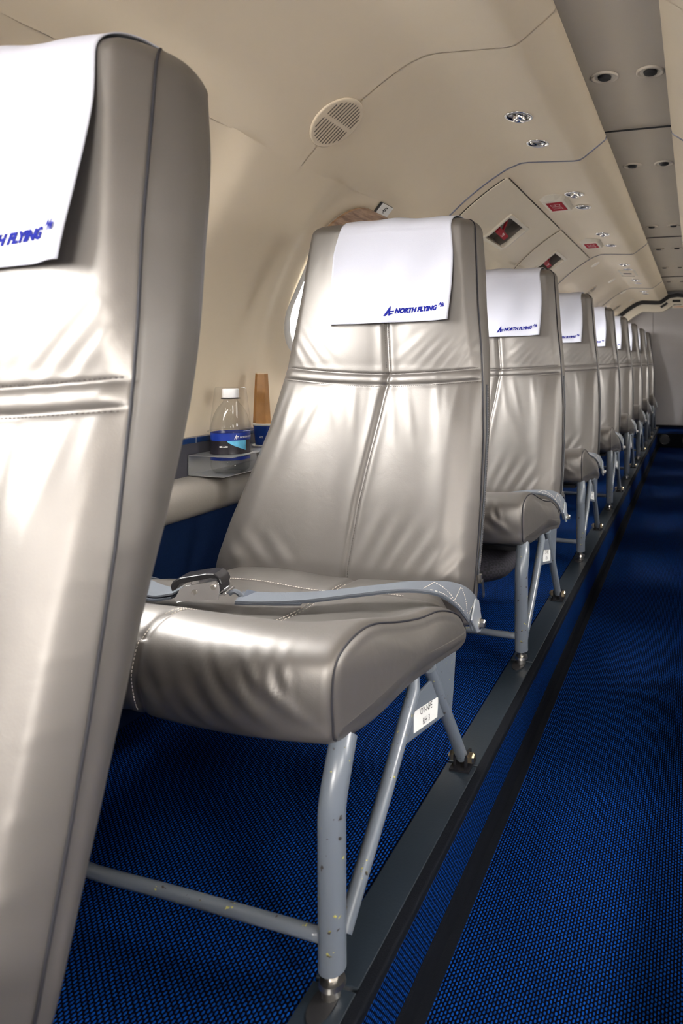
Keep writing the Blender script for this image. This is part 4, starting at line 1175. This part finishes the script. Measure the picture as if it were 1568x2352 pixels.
b = MB(); b.box((-.115,-.040,.004),(.115,.042,.0065)); bevel(b.build('panel_door', M['panel'], root, False), .001)
b = MB(); b.box((.138,-.055,.0),(.146,.030,.006)); b.box((-.02,-.03,.0066),(.03,.022,.0070)); b.build('panel_slot', M['gap'], root, False)
# speakers in the far step
for i, x in enumerate((.098, .29)):
    root = empty('step_speaker', (x, 5.437, -.052)); root.rotation_euler = (PI/2, 0, 0)
    tag(root, ['round black speaker grille in the far step, beside the seat rail', 'round black speaker grille in the far step, cut by the right photo edge'][i], 'speaker', 'speaker grilles in the far step')
    b = MB(); b.lathe([(.046,.0),(.046,.004),(.043,.007),(.039,.006),(.038,.003)], 36, None, False); b.build('ring', mat_simple('ring_dark', (.05,.05,.055), .25, .5) if i == 0 else bpy.data.materials['ring_dark'], root)
    b = MB(); b.lathe([(.0385,.003),(.02,.0055),(0,.006)], 36, None, False); b.build('grille', M['speaker'], root)

# ------------------------------------------------------------------ drinks on the ledge
root = empty('cup_holder', (-.612, .65, .402)); tag(root, 'bent aluminium cup holder bracket on the side ledge', 'cup holder'); L0 = root.location
b = MB()
def plate_with_holes(z, x0, x1, y0, y1, holes, th, r):
    bm = bmesh.new()
    bm.free()
zt, zb_ = .444, .4035
yA, yB = .508, .80; xA, xB = -.611, -.508
def holed(z):
    # two square cells, each with a round hole
    cells = [(yA, .636, .569), (.636, yB, .706)]
    for (ya, yb, yc) in cells:
        hr = .0405; xc = -.560; n = 48; v = []
        for k in range(n):
            a = 2*PI*k/n; dx, dy = math.cos(a), math.sin(a)
            t = min(((xB-xc)/dx if dx > 1e-6 else (xA-xc)/dx if dx < -1e-6 else 9), ((yb-yc)/dy if dy > 1e-6 else (ya-yc)/dy if dy < -1e-6 else 9))
            ex, ey = xc+dx*t, yc+dy*t
            v += [(xc+dx*hr, yc+dy*hr, z), (ex, ey, z), (xc+dx*hr, yc+dy*hr, z-.0016), (ex, ey, z-.0016)]
        for (cx, cy) in ((xA,ya),(xA,yb),(xB,ya),(xB,yb)):
            k = min(range(n), key=lambda i: (v[4*i+1][0]-cx)**2+(v[4*i+1][1]-cy)**2); v[4*k+1] = (cx,cy,z); v[4*k+3] = (cx,cy,z-.0016)
        f = []
        for k in range(n):
            j = (k+1) % n; f += [(4*k,4*k+1,4*j+1,4*j),(4*k+2,4*j+2,4*j+3,4*k+3),(4*k,4*j,4*j+2,4*k+2),(4*k+1,4*k+3,4*j+3,4*j+1)]
        b.add(v, f)
holed(zt)
b.box((xA,yA,zb_),(xB-.018,yB,zb_+.0016)); b.box((xA,yA,zb_),(xA+.0016,yB,zt))
b.v = [(x-L0.x, y-L0.y, z-L0.z) for x, y, z in b.v]
hb = b.build('bracket', M['alu'], root, False)
# bottle
BX, BY, BZ = -.560, .569, .4052
root = empty('water_bottle', (BX, BY, BZ)); tag(root, 'clear plastic water bottle with white cap and blue label, standing in the holder', 'bottle')
bp = [(.020,.0),(.030,.001),(.0355,.006),(.0375,.014),(.0370,.026),(.0375,.034),(.0378,.080),(.0375,.092),(.0362,.100),(.031,.118),(.0235,.131),(.0165,.139),(.0140,.143),(.0138,.150)]
b = MB(); b.lathe(bp, 40, None, False); body = b.build('bottle_body', M['clear'], root)
b = MB(); b.lathe([(.0185,.1475),(.0185,.1490),(.0150,.1492)], 32, None, False); b.build('neck_ring', M['dark'], root)
b = MB(); b.lathe([(.0158,.150),(.0162,.152),(.0160,.166),(.0148,.168),(.0,.1682)], 32, None, False); b.build('bottle_cap', M['capwhite'], root)
def band(name, z0, z1, mat, r=.0381, a0=0, a1=360, par=None):
    n = 48; v = []; f = []
    for i in range(n+1):
        a = math.radians(a0+(a1-a0)*i/n)
        v += [(r*math.cos(a), r*math.sin(a), z0), (r*math.cos(a), r*math.sin(a), z1)]
    return mesh_obj(name, v, [(2*i,2*i+2,2*i+3,2*i+1) for i in range(n)], mat, par or root)
lab = band('label', .0655, .0805, M['lblue'])
band('label_black_band', .034, .0655, M['lblack'], .0380, par=lab)
band('label_lower_band', .0265, .033, M['lblue'], .0380, par=lab)
va = []; n = 20
for i in range(n+1):
    a = math.radians(-62+58*i/n); r = .0384; lo = .0650-.020*(i/n)**.7
    va += [(r*math.cos(a), r*math.sin(a), lo), (r*math.cos(a), r*math.sin(a), .0655)]
mesh_obj('label_picture', va, [(2*i,2*i+2,2*i+3,2*i+1) for i in range(n)], M['lsky'], lab)
b = MB()
def on_bottle(x, y, z0, adeg):
    a = math.radians(adeg)+x/.0384; return (.0387*math.cos(a), .0387*math.sin(a), z0+y)
for poly in ([(0,0),(.0016,0),(.0042,.0065),(.0040,.009)], [(.0040,.009),(.0046,.009),(.0050,0),(.0036,0)], [(.0055,.0055),(.0095,.0055),(.0088,.0043),(.0055,.0043)], [(.0055,.0032),(.0082,.0032),(.0076,.0020),(.0055,.0020)]):
    b.add([on_bottle(x, y, .0685, -42) for x, y in poly], [tuple(range(len(poly)))])
v, f = text_geo('NORTH FLYING', .0052, .0001, .25); b.add([on_bottle(x+.0105, y+.0005, .0695, -42) for x, y in v], f)
b.build('label_print', M['white'], lab, False)
b = MB(); v = rrect(.017, .0030, .0014, 4); b.add([on_bottle(x, y, .054, -72) for x, y in v], [tuple(range(len(v)))]); 
b.build('label_stamp', M['paperwhite'], lab, False)
# inverted clear cup over the bottle
root = empty('plastic_cup', (BX, BY, BZ+.082)); tag(root, 'clear plastic cup turned upside down over the water bottle', 'cup')
b = MB(); b.lathe([(.0425,-.001),(.0432,.0005),(.0415,.0015),(.0398,.004),(.0350,.045),(.0300,.086),(.0285,.0888),(.0,.0892)], 48, None, False); b.build('cup_wall', M['clear2'], root)
b = MB(); b.lathe([(.0418,.0),(.0436,.0004),(.0436,.0018),(.0418,.0020)], 48, None, False); b.v = b.v; b.build('cup_rim', M['clear'], root)
# paper cup
root = empty('paper_cup', (-.560, .706, .4055)); tag(root, 'blue and white paper cup standing in the holder behind the bottle', 'cup')
b = MB(); b.lathe([(.0285,.0),(.0300,.012),(.0330,.040)], 40, None, False); b.build('cup_base', M['paperwhite'], root)
b = MB(); b.lathe([(.0330,.040),(.0372,.082)], 40, None, False); body = b.build('cup_wall', M['cupblue'], root)
b = MB(); b.lathe([(.0372,.082),(.0385,.083),(.0392,.0855),(.0380,.0875),(.0365,.0865),(.0280,.004),(.0,.004)], 40, None, False); b.build('cup_rim', M['paperwhite'], root)
b = MB(); v, f = text_geo('A/S', .0065, .0002, .25)
def on_cup(x, y, z0, adeg):
    r = .0334+(z0+y-.040)*.1; a = math.radians(adeg)+x/r; return ((r+.0012)*math.cos(a), (r+.0012)*math.sin(a), z0+y)
b.add([on_cup(x, y, .056, -98) for x, y in v], f); b.build('cup_print', M['white'], body, False)
# brown paper sleeve standing in the cup
root = empty('paper_sleeve', (-.572, .692, .4120)); tag(root, 'folded brown paper sleeve standing upright in the blue paper cup', 'paper sleeve')
sec = [(-1,-.55),(-.25,-1),(.9,-.55),(1,.4),(.2,.9),(-.9,.4)]
v = []; hs = [(0,.0100),(.078,.0172),(.15,.0140),(.190,.0120)]
for z, r in hs: v += [(x*r-.002*z/.19, y*r-.028*z/.19*0, z) for x, y in sec]
m = 6; f = [(r*m+i,r*m+(i+1)%m,(r+1)*m+(i+1)%m,(r+1)*m+i) for r in range(3) for i in range(m)]
o = mesh_obj('sleeve', v, f, M['kraft'], root, False); sd = o.modifiers.new('thickness', 'SOLIDIFY'); sd.thickness = .0008
v = [(x*.0123-.002, y*.0123, z) for z in (.1885,.1912) for x, y in sec]
mesh_obj('sleeve_edge', v, [(i,(i+1)%m,m+(i+1)%m,m+i) for i in range(m)], M['kraft2'], root, False)
bpy.context.view_layer.update()
